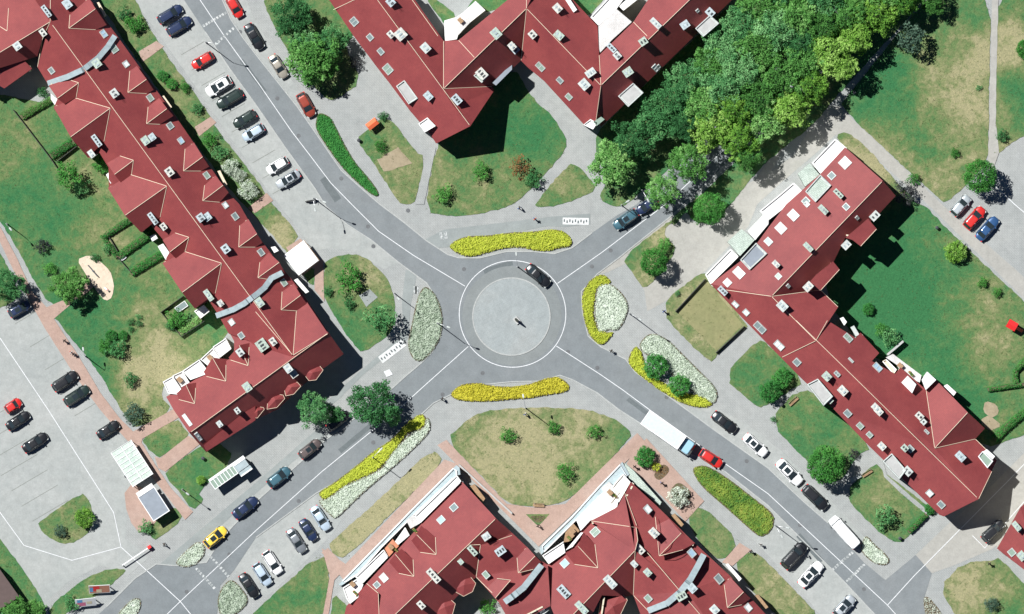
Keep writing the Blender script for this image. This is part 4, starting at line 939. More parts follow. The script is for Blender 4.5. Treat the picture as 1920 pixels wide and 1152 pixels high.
A.chimneys(0,1,[(1135,75,40,45),(1172,70,40,45),(865,80,26,80),(925,125,30,40),(1275,250,42,50),(1178,510,28,75),(1395,1025,42,55),(1355,830,38,45),(1245,555,30,35)])
A.skylights(1,1,[(30,270,38,45),(158,440,38,45,'pane_green')])
A.chimneys(1,1,[(25,550,40,55),(38,790,60,70),(100,770,32,45),(185,920,40,50),(215,950,40,45)])
A.skylights(0,2,[(1060,60,24,95,'pane_white'),(1120,150,24,80,'pane_white')]); A.chimneys(0,2,[(1240,80,26,36),(1340,5,26,34)])
A.firewall(T(0,0,'285,470 390,435 480,395 560,330 610,270 645,215')); A.firewall([(410,591),(440,580),(460,569),(483,552),(497,540),(510,522),(530,512)])
for s_ in ('920,995 975,965 1050,1075 950,1060', '1030,935 1125,870 1185,945 1075,985', '1200,800 1275,750 1305,810 1240,860'):
    A.block(T(0,1,s_), 6.9, 'white_roof', 'terrace', 'wall_white')
A.block(T(0,1,'975,960 1030,935 1070,1000 1000,1040'), 6.2, 'boards', 'terrace', 'wall_white'); A.block(T(0,1,'1130,870 1200,805 1240,865 1190,920'), 6.2, 'boards', 'terrace', 'wall_white')
A.block(T(0,0,'290,530 345,575 320,605 290,560'), 5.0, 'white_roof', 'balcony'); A.block(T(0,0,'600,985 625,965 665,1010 625,1035'), 5.0, 'white_roof', 'balcony')
A.block(T(0,0,'500,870 525,850 550,870 520,895'), 5.0, 'white_roof', 'balcony'); A.block(T(0,1,'890,235 920,220 970,290 935,310'), 5.0, 'white_roof', 'balcony')
A.block(T(0,1,'1095,600 1150,565 1180,600 1130,640'), 4.5, 'white_roof', 'balcony', 'wall_white'); A.block(T(0,1,'845,180 875,165 890,190 860,208'), 4.5, 'white_roof', 'balcony')
for s_ in ('548,18 560,15 600,90 590,98', '910,545 925,540 970,605 960,612', '1225,965 1240,960 1280,1040 1268,1048'):
    A.block(T(0,0,s_), 4.4, 'trim', 'balcony')
A.block(T(1,1,'215,425 235,415 300,490 280,500'), 4.4, 'wall_white', 'balcony'); A.block(T(1,1,'85,240 110,235 130,260 105,272'), 5.2, 'white_roof', 'balcony')
# ---- B: top building
B = Bld('red-roofed zigzag apartment block at the top centre with grey stair dormers', (950, 100), 48)
TB = .66
B.plane(P('690,-25 757,70 830,167 850,200 882,238 818,270 807,253 770,210 733,160 707,127 663,68 625,12 600,-25'), (707,0), (882,238), 10.3, TB)
B.plane(P('690,-25 760,-25 832,78 832,168 757,70'), (690,-25), (850,195), 10.3, TB)
B.plane(P('832,168 923,163 927,170 882,238 850,200'), (832,168), (882,238), 10.3, .85)
B.plane(P('832,78 860,77 960,-5 985,-30 1010,-30 987,18 832,168'), (832,168), (987,18), 10.3, .6)
B.plane(P('832,168 987,18 977,115 925,162'), (832,168), (987,18), 10.3, 1.15)
B.plane(P('987,18 1126,162 1117,227 1095,235 1020,153 990,128 977,115'), (987,18), (1126,162), 10.3, .75)
B.plane(P('987,18 1000,-30 1045,-30 1120,50 1123,105 1126,162'), (987,18), (1126,162), 10.3, TB)
B.plane(P('1126,162 1123,105 1187,43 1235,-30 1325,-30'), (1126,162), (1325,-30), 10.3, .6)
B.plane(P('1126,162 1325,-30 1400,-30 1373,0 1300,70 1167,200 1127,238 1117,227'), (1126,162), (1325,-30), 10.3, 1.12)
B.begin_extra()
B.trims += [((707,0),(882,238)), ((832,78),(832,168)), ((832,168),(987,18)), ((832,168),(923,163)), ((987,18),(977,115)), ((1126,162),(1123,105)), ((1126,162),(1325,-30)), ((1126,162),(1117,227)), ((625,20),(690,-10)), ((860,77),(890,110)), ((987,18),(1126,162)), ((1187,43),(1213,70)), ((770,-3),(822,70)), ((987,0),(987,18))]
B.finish(maxwin=90)
B.skylights(1,0,[(555,125,50,50),(645,213,40,40),(705,293,38,42),(745,392,55,60,'pane_green')])
B.chimneys(1,0,[(760,18,42,48),(760,200,32,40),(815,200,62,62),(955,275,45,55),(1350,195,50,60),(970,545,40,50),(1270,420,50,65),(1130,565,42,60),(1440,265,35,45)])
B.skylights(2,0,[(270,455,36,42),(320,547,38,42,'pane_green'),(160,378,40,60,'pane_green'),(805,385,34,60,'pane_white')], 45)
B.skylights(2,0,[(820,378,26,30),(1040,65,22,26)])
B.chimneys(2,0,[(255,52,42,50),(115,200,38,44),(262,205,42,55,42),(440,415,40,60,-35),(405,480,52,60),(15,280,40,50),(650,410,46,55,-35),(970,145,42,50,-35),(805,138,30,75,45),(735,240,42,46,-35),(590,318,36,42),(558,275,26,60,45),(1112,75,40,50,45)])
B.stair(T(1,0,'790,488 835,455 912,560 862,592')); B.stair(T(2,0,'595,545 680,470 738,525 652,605'), 7.6); B.stair(T(2,0,'1028,165 1110,90 1162,135 1072,212'), 7.6)
B.block(T(1,0,'915,700 965,665 1012,712 950,748'), 7.9, 'white_roof', 'terrace', 'wall_white')
B.block(T(1,0,'1225,430 1270,390 1310,430 1270,470'), 8.4, 'frame', 'stair_dormer', 'frame', 'pane_green')
B.block(T(1,0,'1330,470 1400,400 1440,370 1440,395 1350,485'), 7.0, 'slate', 'glass_canopy')
B.block(T(1,0,'1062,205 1060,150 1060,120 1130,100 1165,75 1200,110 1150,160 1130,225 1065,235'), 6.6, 'white_roof', 'terrace')
B.block(T(1,0,'1165,75 1235,10 1290,62 1205,130'), 6.7, 'white_roof', 'terrace'); B.block(T(1,0,'1130,150 1195,100 1205,130 1140,200'), 6.75, 'boards', 'terrace')
B.block(T(2,0,'440,102 545,-10 600,-60 640,-20 590,50 485,148'), 7.2, 'white_roof', 'terrace', 'wall_white')
B.block(T(2,0,'600,40 690,-40 720,-10 625,65'), 7.3, 'white_roof', 'terrace')
B.block(T(2,0,'485,152 585,55 672,128 560,230 490,305'), 7.6, 'boards', 'terrace')
B.block(T(2,0,'290,-10 315,-15 365,60 345,75'), 7.4, 'white_roof', 'light_strip')
B.block(T(2,0,'400,705 440,675 478,695 455,730'), 6.9, 'white_roof', 'balcony', 'wall_white'); B.block(T(2,0,'455,690 500,660 520,675 475,712'), 7.2, 'pane_green', 'glass_canopy')
# ---- C: right building
C = Bld('red-roofed L-shaped apartment block on the right with white terraces on its north-west side', (1560, 620), 45)
C.plane(P('1583,277 1653,340 1445,556 1332,533 1403,478 1440,427 1473,384 1537,327'), (1653,340), (1445,556), 9.6, .42)
C.plane(P('1653,340 1678,368 1640,409 1583,447 1562,491 1537,544 1445,556'), (1653,340), (1445,556), 9.6, 1.05)
C.plane(P('1332,533 1445,556 1613,717 1750,840 1832,935 1768,968 1760,965 1627,835 1563,768 1503,711 1440,647 1380,585'), (1445,556), (1832,935), 9.6, .62)
C.plane(P('1445,556 1537,544 1570,576 1528,639'), (1445,556), (1528,639), 9.6, .45)
C.plane(P('1445,556 1528,639 1550,601 1603,634 1612,624 1647,662 1633,677 1677,701 1687,689 1735,731 1753,712 1812,773 1827,823 1868,863 1832,935 1750,840 1613,717'), (1445,556), (1832,935), 9.6, .62)
C.begin_extra()
C.gable((1750,840),(1812,773),(1753,712),(1735,731),(1845,803),(1827,823), name='gable_roof')
for s_ in ('430,188 556,80 605,138 515,235 470,200', '265,395 360,320 397,365 293,480 200,470'):
    q = T(3,1,s_); f = (q, (1653,340), (1445,556), 9.9, .25); C.extra.append(('dormer', [f])); C.faces.append(f)
    C.trims += [(q[2], q[3])]
C.trims += [((1653,340),(1445,556)), ((1445,556),(1537,544)), ((1528,639),(1550,601)), ((1445,556),(1528,639)), ((1528,639),(1465,670)), ((1360,544),(1445,556)), ((1488,598),(1832,935)), ((1537,544),(1570,576)), ((1827,823),(1868,863)), ((1868,863),(1832,935))]
C.finish(maxwin=90)
C.skylights(3,0,[(430,920,62,66,'pane_white'),(355,992,42,44),(210,1135,42,44)])
C.chimneys(3,0,[(390,1092,24,66)])
C.skylights(2,1,[(1210,440,42,48,'pane_white'),(1275,385,52,72,'pane_white'),(1255,560,30,44,'pane_white'),(1315,605,36,40,'pane_white'),(1392,690,46,80)])
C.chimneys(2,1,[(1182,485,28,60)])
C.skylights(3,1,[(70,135,54,66,'pane_white'),(140,62,54,66,'pane_white'),(0,210,40,50,'pane_blue'),(60,790,42,66,'pane_white'),(55,405,34,38,'pane_green'),(435,15,36,42),(160,885,44,44),(610,915,40,60,'pane_blue'),(445,750,38,58,'pane_green'),(495,75,22,30),(108,457,22,30),(385,950,26,40),(460,875,14,40),(215,0,30,36,'pane_white')])
C.chimneys(3,1,[(305,30,28,64),(220,240,26,64),(40,335,26,44),(595,65,40,56,-45),(435,228,40,50,-45),(220,462,42,54,-45),(75,570,48,60),(325,965,42,50),(415,1045,42,56),(600,1140,34,50),(345,1100,26,30),(790,0,0.1,0.1)][:-1])
C.skylights(3,2,[(445,20,42,46),(515,90,38,42,'pane_green'),(568,140,34,38,'pane_green'),(905,468,40,42,'pane_white'),(970,532,40,46),(795,218,40,44),(885,125,18,36)])
C.chimneys(3,2,[(615,8,34,50),(845,35,34,44),(868,68,28,30),(762,215,32,38),(1075,262,40,60),(780,345,42,52),(635,205,34,46)])
C.stair(T(3,1,'215,1010 275,978 362,1080 310,1132'), 8.0); C.stair(T(3,2,'640,290 690,245 772,342 735,392'), 8.0)
C.block(T(3,0,'375,783 440,835 292,980 243,920'), 5.6, 'white_roof', 'terrace', 'wall_white'); C.block(T(3,0,'142,1030 197,1080 112,1152 0,1240 -50,1190 60,1100'), 5.6, 'white_roof', 'terrace', 'wall_white')
C.block(T(2,1,'1440,30 1440,110 1365,200 1322,150'), 5.65, 'white_roof', 'terrace'); C.block(T(2,1,'1228,250 1272,292 1115,448 1085,395'), 5.6, 'white_roof', 'terrace', 'wall_white')
C.block(T(3,0,'165,980 230,920 287,985 205,1052'), 5.9, 'canopy_glass', 'glass_canopy'); C.block(T(3,0,'205,1080 290,985 352,1045 262,1140'), 7.6, 'frame', 'stair_dormer', 'frame', 'canopy_glass')
C.block(T(2,1,'1210,210 1290,138 1362,200 1280,290'), 5.9, 'canopy_glass', 'glass_canopy'); C.block(T(2,1,'1280,312 1370,215 1432,275 1332,368'), 7.6, 'frame', 'stair_dormer', 'frame', 'slate')
C.block(T(3,1,'745,1000 780,962 828,1010 805,1060'), 7.8, 'white_roof', 'terrace'); C.block(T(3,1,'860,985 892,940 940,985 882,1042'), 7.0, 'white_roof', 'terrace')
C.block(T(3,1,'640,880 660,870 720,930 705,955'), 5.2, 'trim', 'balcony', 'wall_white'); C.block(T(3,1,'660,860 700,840 860,960 850,1000 760,960 720,900'), 4.6, 'boards', 'terrace')
C.block(T(3,1,'400,640 420,632 440,660 425,680'), 6.0, 'white_roof', 'balcony'); C.block(T(3,1,'460,690 480,680 510,730 490,742'), 6.0, 'frame', 'balcony'); C.block(T(3,1,'985,1020 1005,1010 1055,1055 1040,1075'), 5.0, 'wall_white', 'balcony')
C.block(T(3,2,'1175,262 1200,233 1258,290 1228,328'), 8.4, 'frame', 'stair_dormer', 'white', 'pane_green'); C.block(T(3,2,'1205,235 1225,222 1270,262 1252,285'), 7.5, 'white_roof', 'balcony')
# ---- D: bottom left-centre building
D = Bld('red-roofed apartment block at the bottom, left one of the pair, around a dark courtyard', (850, 1060), 48)
D.plane(P('865,901 930,971 740,1152 715,1176 712,1140 710,1111 688,1093'), (930,971), (740,1152), 10.2, .55)
D.plane(P('688,1093 710,1111 712,1140 715,1176 640,1176 650,1136'), (712,1100), (714,1176), 9.0, .8)
D.plane(P('930,971 960,998 935,1011 901,1021 893,1081 850,1125 850,1190 700,1190 740,1152'), (930,971), (740,1152), 10.2, .85)
D.plane(P('901,1021 935,1011 960,998 1015,1051 1027,1058 1032,1135 960,1172 935,1128 893,1081'), (905,1010), (1000,1180), 9.9, .35)
D.begin_extra()
D.gable(*tz(1,2,(890,935),(785,810),(750,855),(805,918),(820,780),(885,840)), name='dormer')
D.gable(*tz(1,2,(1015,812),(905,700),(875,735),(925,800),(930,650),(1010,715)), name='dormer')
D.gable(*tz(2,2,(35,915),(130,820),(85,770),(28,830),(165,855),(120,895)), name='dormer')
for tp in ('1110,930 1185,912 1237,975 1218,1022 1168,1048 1110,1015', '1000,1050 1055,1030 1122,1090 1105,1152 1090,1190 1000,1140'):
    D.turret(T(1,2,tp), (930,971), (740,1152), 9.1, .45)
D.gable(*tz(1,2,(1432,955),(1345,1057),(1300,998),(1355,946)), name='dormer')
D.trims += [((930,971),(740,1152)), ((710,1111),(712,1170)), ((710,1111),(688,1093)), ((901,1021),(893,1081)), ((877,1021),(901,1020)), ((935,1011),(960,1003)), ((893,1081),(933,1120))]
D.finish(maxwin=70)
D.skylights(1,2,[(1115,550,46,46),(1043,620,46,46,'pane_blue'),(722,945,42,58,'pane_white'),(683,985,38,42),(1295,925,36,46,'pane_green')])
D.chimneys(1,2,[(1295,710,40,46,-35),(1218,790,28,68),(1000,930,36,100),(930,1095,30,50),(1152,852,24,30),(1375,792,44,60,-35),(1325,1090,20,20)][:-1])
D.firewall([(948,1126),(962,1116),(982,1100),(998,1080),(1014,1060)], 10)
D.block(T(1,2,'1130,368 1155,402 920,640 890,600'), 6.3, 'white_roof', 'terrace', 'wall_white')
D.block(T(1,2,'840,660 865,705 800,760 780,745'), 6.2, 'white_roof', 'terrace'); D.block(T(1,2,'720,785 745,825 600,975 560,940'), 6.25, 'white_roof', 'terrace', 'wall_white')
D.block(T(1,2,'490,1000 570,950 605,980 575,1055 530,1090 510,1060'), 6.0, 'white_roof', 'terrace', 'wall_white')
D.block(T(1,2,'1128,312 1145,325 1150,365 1125,372 880,600 800,680 700,780 560,940 480,990 465,985 700,745 880,560'), 3.4, 'zinc', 'loggia_roof', 'white')
D.block(T(1,2,'725,780 770,728 805,765 750,825'), 6.4, 'terracotta', 'terrace'); D.block(T(1,2,'845,620 885,590 920,640 870,668'), 6.3, 'boards', 'terrace')
D.block(T(1,2,'1205,430 1230,420 1290,500 1275,520'), 4.4, 'wood', 'balcony')
# ---- E: bottom right-centre building
E = Bld('right one of two red-roofed apartment blocks at the bottom, with long grey fire wall', (1200, 1060), 47)
E.plane(P('1182,903 1157,950 1107,976 1190,1031 1170,925'), (1182,903), (1190,1031), 9.9, .35)
E.plane(P('1107,976 1192,988 1195,1015 1190,1031 1073,1152 1050,1180 1032,1135 1027,1058 1060,1035 1088,995'), (1190,1031), (1073,1152), 10.1, .55)
E.plane(P('1190,1031 1187,1115 1173,1118 1128,1115 1095,1180 1045,1180 1073,1152'), (1190,1031), (1073,1152), 10.1, .9)
E.plane(P('1182,903 1238,955 1302,1018 1367,1078 1423,1138 1470,1190 1345,1190 1287,1108 1190,1031 1172,925'), (1178,905), (1345,1190), 10.1, .55)
E.plane(P('1190,1031 1287,1108 1345,1190 1215,1190 1187,1115'), (1178,1000), (1345,1190), 10.1, .45)
E.begin_extra()
E.gable(*tz(2,2,(825,820),(950,690),(835,563),(803,598),(1027,748),(960,785)), name='gable_roof')
E.gable(*tz(2,2,(1208,1110),(1300,1022),(1225,940),(1190,980),(1340,1060),(1290,1095)), name='gable_roof')
E.gable(*tz(2,2,(482,887),(370,765),(298,805),(350,868),(400,690),(465,755)), name='dormer')
q = T(2,2,'500,1048 615,1028 648,1068 590,1190 480,1190'); f = None; E.turret(q, (1190,1031), (1073,1152), 9.2, .45, 1.0)
E.trims += [((1190,1031),(1073,1152)), ((1107,976),(1192,988)), ((1192,988),(1195,1012)), ((1195,1012),(1190,1031)), ((1027,1058),(1032,1135)), ((1190,1031),(1187,1115)), ((1187,1115),(1222,1152)), ((1170,922),(1193,985)), ((1200,1020),(1345,1190))]
E.finish(maxwin=70)
E.skylights(2,2,[(760,558,40,50,'pane_white'),(468,688,54,54,'pane_green'),(297,865,48,50,'pane_blue'),(1007,805,42,52,'pane_blue'),(765,1058,40,46,'pane_green'),(1160,950,46,56),(1325,1112,40,48,'pane_white')])
E.chimneys(2,2,[(795,690,42,58),(712,778,36,76),(760,912,34,44),(685,865,28,40),(550,965,42,86),(290,1020,44,84),(390,1110,36,90),(1010,1000,44,50),(1135,1120,42,50),(950,1045,44,60,-30),(170,1130,40,70,-40)])
E.firewall(T(2,2,'770,1125 870,1085 940,1025 1000,950 1040,880 1072,820'), 10)
E.block(T(2,2,'625,360 665,405 600,520 560,440 580,410'), 6.4, 'white_roof', 'terrace', 'wall_white'); E.block(T(2,2,'560,430 605,475 590,545 520,595 440,622 385,680 360,620 500,480'), 6.35, 'white_roof', 'terrace')
E.block(T(2,2,'500,440 545,405 605,465 555,525'), 6.6, 'boards', 'terrace'); E.block(T(2,2,'300,690 345,640 380,680 320,740 290,745'), 6.5, 'wood', 'terrace')
E.block(T(2,2,'300,790 385,690 400,690 340,770'), 6.7, 'white_roof', 'terrace'); E.block(T(2,2,'170,820 290,740 300,800 205,866'), 6.3, 'white_roof', 'terrace', 'wall_white')
E.block(T(2,2,'620,295 660,365 500,480 340,640 165,815 155,780 330,610 500,420'), 3.4, 'zinc', 'loggia_roof', 'white'); E.block(T(2,2,'630,300 680,340 840,520 830,540 660,390'), 3.2, 'canopy_glass', 'loggia_roof')
E.block(T(2,2,'895,595 915,585 965,645 950,660'), 4.4, 'wood', 'balcony'); E.block(T(2,2,'1200,870 1215,865 1290,950 1275,965'), 4.4, 'wall_white', 'balcony'); E.block(T(2,2,'1365,1045 1385,1040 1440,1110 1425,1120'), 4.4, 'wood', 'balcony')
# ---- F: right-bottom corner building, G: small brown-roofed building
F = Bld('red-roofed building cut by the right edge at the lower right', (1900, 1010), 50)
F.plane(P('1867,1028 1910,951 1990,870 2060,930 1960,1100'), (1910,951), (2060,1090), 9.5, .3); F.begin_extra(); F.finish(maxwin=20)
F.chimneys(3,2,[(1388,652,28,60),(1418,820,42,52),(1400,670,24,30)]); F.skylights(3,2,[(1365,800,42,44,'pane_green')]); 
Gb = Bld('small flat brown-roofed building cut by the left edge at the bottom', (5, 1100), 55)
Gb.faces = []; Gb.block(P('-60,1030 0,1066 37,1118 13,1135 -60,1160'), 4.0, 'brown', 'roof') if False else None
gb = Gb; gm = MB(); gm.prism([(W(p).x, W(p).y) for p in P('-70,1000 0,1066 37,1118 12,1136 -70,1170')], 3.6, 3.8)
gb.child(gm, 'roof', simple('brown_felt_roof', (.10,.07,.065), .9, var=.1)); gm = MB(); gm.prism([(W(p).x, W(p).y) for p in P('-66,1004 -1,1069 34,1118 12,1133 -66,1166')], 0, 3.6); gb.child(gm, 'wall', M['wall'])
# ------------------------------------------------------------ vehicles
def paint_mat(name, col, met=.0):
    m, t, b = newmat(name); b.inputs['Base Color'].default_value = (*col, 1); b.inputs['Roughness'].default_value = .35
    b.inputs['Metallic'].default_value = met; b.inputs['Coat Weight'].default_value = .8; b.inputs['Coat Roughness'].default_value = .08; return m
PAINT = {k: paint_mat('car_paint_'+k, c, m) for k, c, m in [('navy',(.018,.032,.085),.2),('black',(.012,.013,.016),.1),('darkgreen',(.018,.035,.03),.2),('red',(.55,.022,.018),0),
  ('white',(.80,.80,.80),0),('silver',(.50,.54,.57),.4),('lightblue',(.48,.58,.68),.2),('beige',(.42,.38,.32),.4),('brownred',(.30,.05,.03),.2),('teal',(.05,.13,.17),.2),
  ('blue',(.03,.09,.22),.2),('yellow',(.80,.55,.06),0),('grey',(.16,.17,.18),.4),('brown',(.13,.10,.095),.3),('darksilver',(.24,.26,.28),.4)]}
CAR_TYPES = {'hatch': (4.0,1.72,1.47,.95,-1.95,-1.45,.25,1.15,.92), 'estate': (4.5,1.76,1.50,.95,-2.15,-1.80,.35,1.25,.92), 'sedan': (4.5,1.76,1.44,.95,-1.75,-1.0,.25,1.15,.98), 'suv': (4.5,1.84,1.68,1.05,-2.18,-1.8,.5,1.25,1.02)}
def sup(cx, a, b, z, n=4.0, N_=36, taper=0.0):
    out = []
    for k in range(N_):
        t = 2*math.pi*k/N_; c, s_ = math.cos(t), math.sin(t)
        x = a*math.copysign(abs(c)**(2/n), c); y = b*math.copysign(abs(s_)**(2/n), s_); y *= 1 - taper*max(0, x/a)**3 - taper*.6*max(0, -x/a)**4
        out.append((cx+x, y, z))
    return out
def loft(mb, rings, mi=0, cap_top=True, cap_bot=False):
    n = len(rings[0]); vs = [p for r in rings for p in r]; fs = []
    for i in range(len(rings)-1):
        for k in range(n): fs.append((i*n+k, i*n+(k+1)%n, (i+1)*n+(k+1)%n, (i+1)*n+k))
    if cap_top: fs.append(tuple((len(rings)-1)*n+k for k in range(n)))
    if cap_bot: fs.append(tuple(reversed(range(n))))
    mb.add(vs, fs, mi)
CARMESH = {}
def car_parts(typ, paint, sunroof=False):
    key = (typ, paint, sunroof)
    if key in CARMESH: return CARMESH[key]
    L, Wd, Hh, zb, xr0, xr1, xf1, xf0, zh = CAR_TYPES[typ]; a = L/2; b = Wd/2; parts = []
    body = MB()
    loft(body, [sup(0,a*.95,b*.90,.24,5,taper=.18), sup(0,a,b*.99,.42,5,taper=.16), sup(0,a,b,.62,5,taper=.16), sup(-.02,a*.985,b*.985,.80,5,taper=.18), sup(-.05,a*.955,b*.93,zb-.06,4.6,taper=.22), sup(-.08,a*.91,b*.86,zb,4.2,taper=.26), sup(-.1,a*.5,b*.5,zb+.05,4)], 0, True, True)
    parts.append(('body', body, PAINT[paint], True, []))
    zr = Hh; gw = b*.86; rw = b*.68
    g = MB()
    def ring(x0, x1, h, z): return sup((x0+x1)/2, (x1-x0)/2, h, z, 6.5, 36)
    loft(g, [ring(xr0*.97, xf0, gw, zb-.03), ring(xr0*.97+(xr1-xr0)*.5, xf0-(xf0-xf1)*.5, (gw+rw)/2+.02, (zb+zr)/2), ring(xr1, xf1, rw, zr-.03)], 0, True)
    parts.append(('glazing', g, M['car_glass'], False, []))
    r = MB(); ins = .06
    loft(r, [ring(xr1-.02, xf1+.02, rw+.02, zr-.05), ring(xr1+.02, xf1-.02, rw-.02, zr+.0), ring(xr1+ins*3, xf1-ins*3, rw*.8, zr+.035), ring(xr1+ins*8, xf1-ins*8, rw*.45, zr+.045)])
    # pillars
    for sy in (-1, 1):
        for (xa, xb_) in ((xf0-.03, xf1+.02), (xr0*.97+.05, xr1)):
            r.bar((xa, sy*(gw-.02), zb), (xb_, sy*(rw), zr-.03), .075, .05)
        r.bar(((xf1+xr1)/2, sy*(gw+.0), zb), ((xf1+xr1)/2, sy*(rw+.015), zr-.03), .09, .04)
    if typ in ('estate', 'suv'):
        for sy in (-1, 1): r.bar((xr1+.2, sy*rw*.9, zr+.06), (xf1-.2, sy*rw*.9, zr+.06), .04, .05)
    parts.append(('roof_panel', r, PAINT[paint], False, []))
    if sunroof:
        q = MB(); q.box(xf1-1.05, xf1-.2, -rw*.62, rw*.62, zr+.03, zr+.056); parts.append(('sunroof', q, M['car_glass'], False, []))
    for sx, sy in ((1,1),(1,-1),(-1,1),(-1,-1)):
        t = MB(); cx = sx*a*.60; t.tube([(cx, sy*(b-.20), .32), (cx, sy*(b+.005), .32)], .32, 18)
        rm = MB(); rm.tube([(cx, sy*(b-.1), .32), (cx, sy*(b+.02), .32)], .2, 12); parts.append(('wheel', t, M['rubber'], False, [('rim', rm, M['steel'])]))
    for sy in (-1, 1):
        h = MB(); loft(h, [sup(a*.885, .14, .19, .62, 3, 12), sup(a*.875, .15, .20, .80, 3, 12)]); 
        h.v = [(x, y+sy*b*.63, z) for x, y, z in h.v]; parts.append(('headlight', h, M['frame'], False, []))
        t2 = MB(); t2.box(-a*.975, -a*.90, sy*b*.62-.16, sy*b*.62+.16, .62, .84); parts.append(('tail_light', t2, M['red'], False, []))
        mr = MB(); mr.box(xf0-.30, xf0-.12, sy*(gw+.06)-.02, sy*(gw+.06)+.16*sy+.02*0, zb, zb+.15) if sy > 0 else mr.box(xf0-.30, xf0-.12, -(gw+.06)-.16, -(gw+.06)+.02, zb, zb+.15)
        parts.append(('wing_mirror', mr, PAINT[paint], False, []))
    gr = MB(); gr.box(a*.94, a*.985, -.40, .40, .42, .58); parts.append(('grille', gr, M['dark'], False, []))
    gr = MB(); gr.box(-a*.995, -a*.975, -.26, .26, .50, .62); parts.append(('number_plate', gr, M['white'], False, []))
    out = []
    for nm, mb, mt, sm, ch in parts:
        o = mb.build(nm, mt, None, sm); me = o.data; bpy.data.objects.remove(o); cc = []
        for n2, m2, t2 in ch: o2 = m2.build(n2, t2); cc.append((n2, o2.data)); bpy.data.objects.remove(o2)
        out.append((nm, me, cc))
    CARMESH[key] = out; return out
def car(px, py, ang, typ, paint, label, Lpx=None, sunroof=False, group=None, cat='car'):
    base = empty('parked_car' if group else 'car', W((px, py), .04), -math.radians(ang)); props(base, label, cat, group)
    if Lpx: base.scale = (Lpx*S/CAR_TYPES[typ][0],)*2 + (1,)
    if Lpx: base.scale = (Lpx*S/CAR_TYPES[typ][0], min(1.12, max(.95, Lpx*S/CAR_TYPES[typ][0])), 1)
    for nm, me, ch in car_parts(typ, paint, sunroof):
        o = bpy.data.objects.new(nm, me); COL.objects.link(o); o.parent = base
        for n2, m2 in ch: c = bpy.data.objects.new(n2, m2); COL.objects.link(c); c.parent = o
    return base
G1, G2, G3, G4_, G5, G6 = 'cars parked at the north-west street', 'cars parked at the south-west road', 'cars parked at the south-east road', 'cars in the left car park', 'cars in the right car park', 'cars by the north-east road'
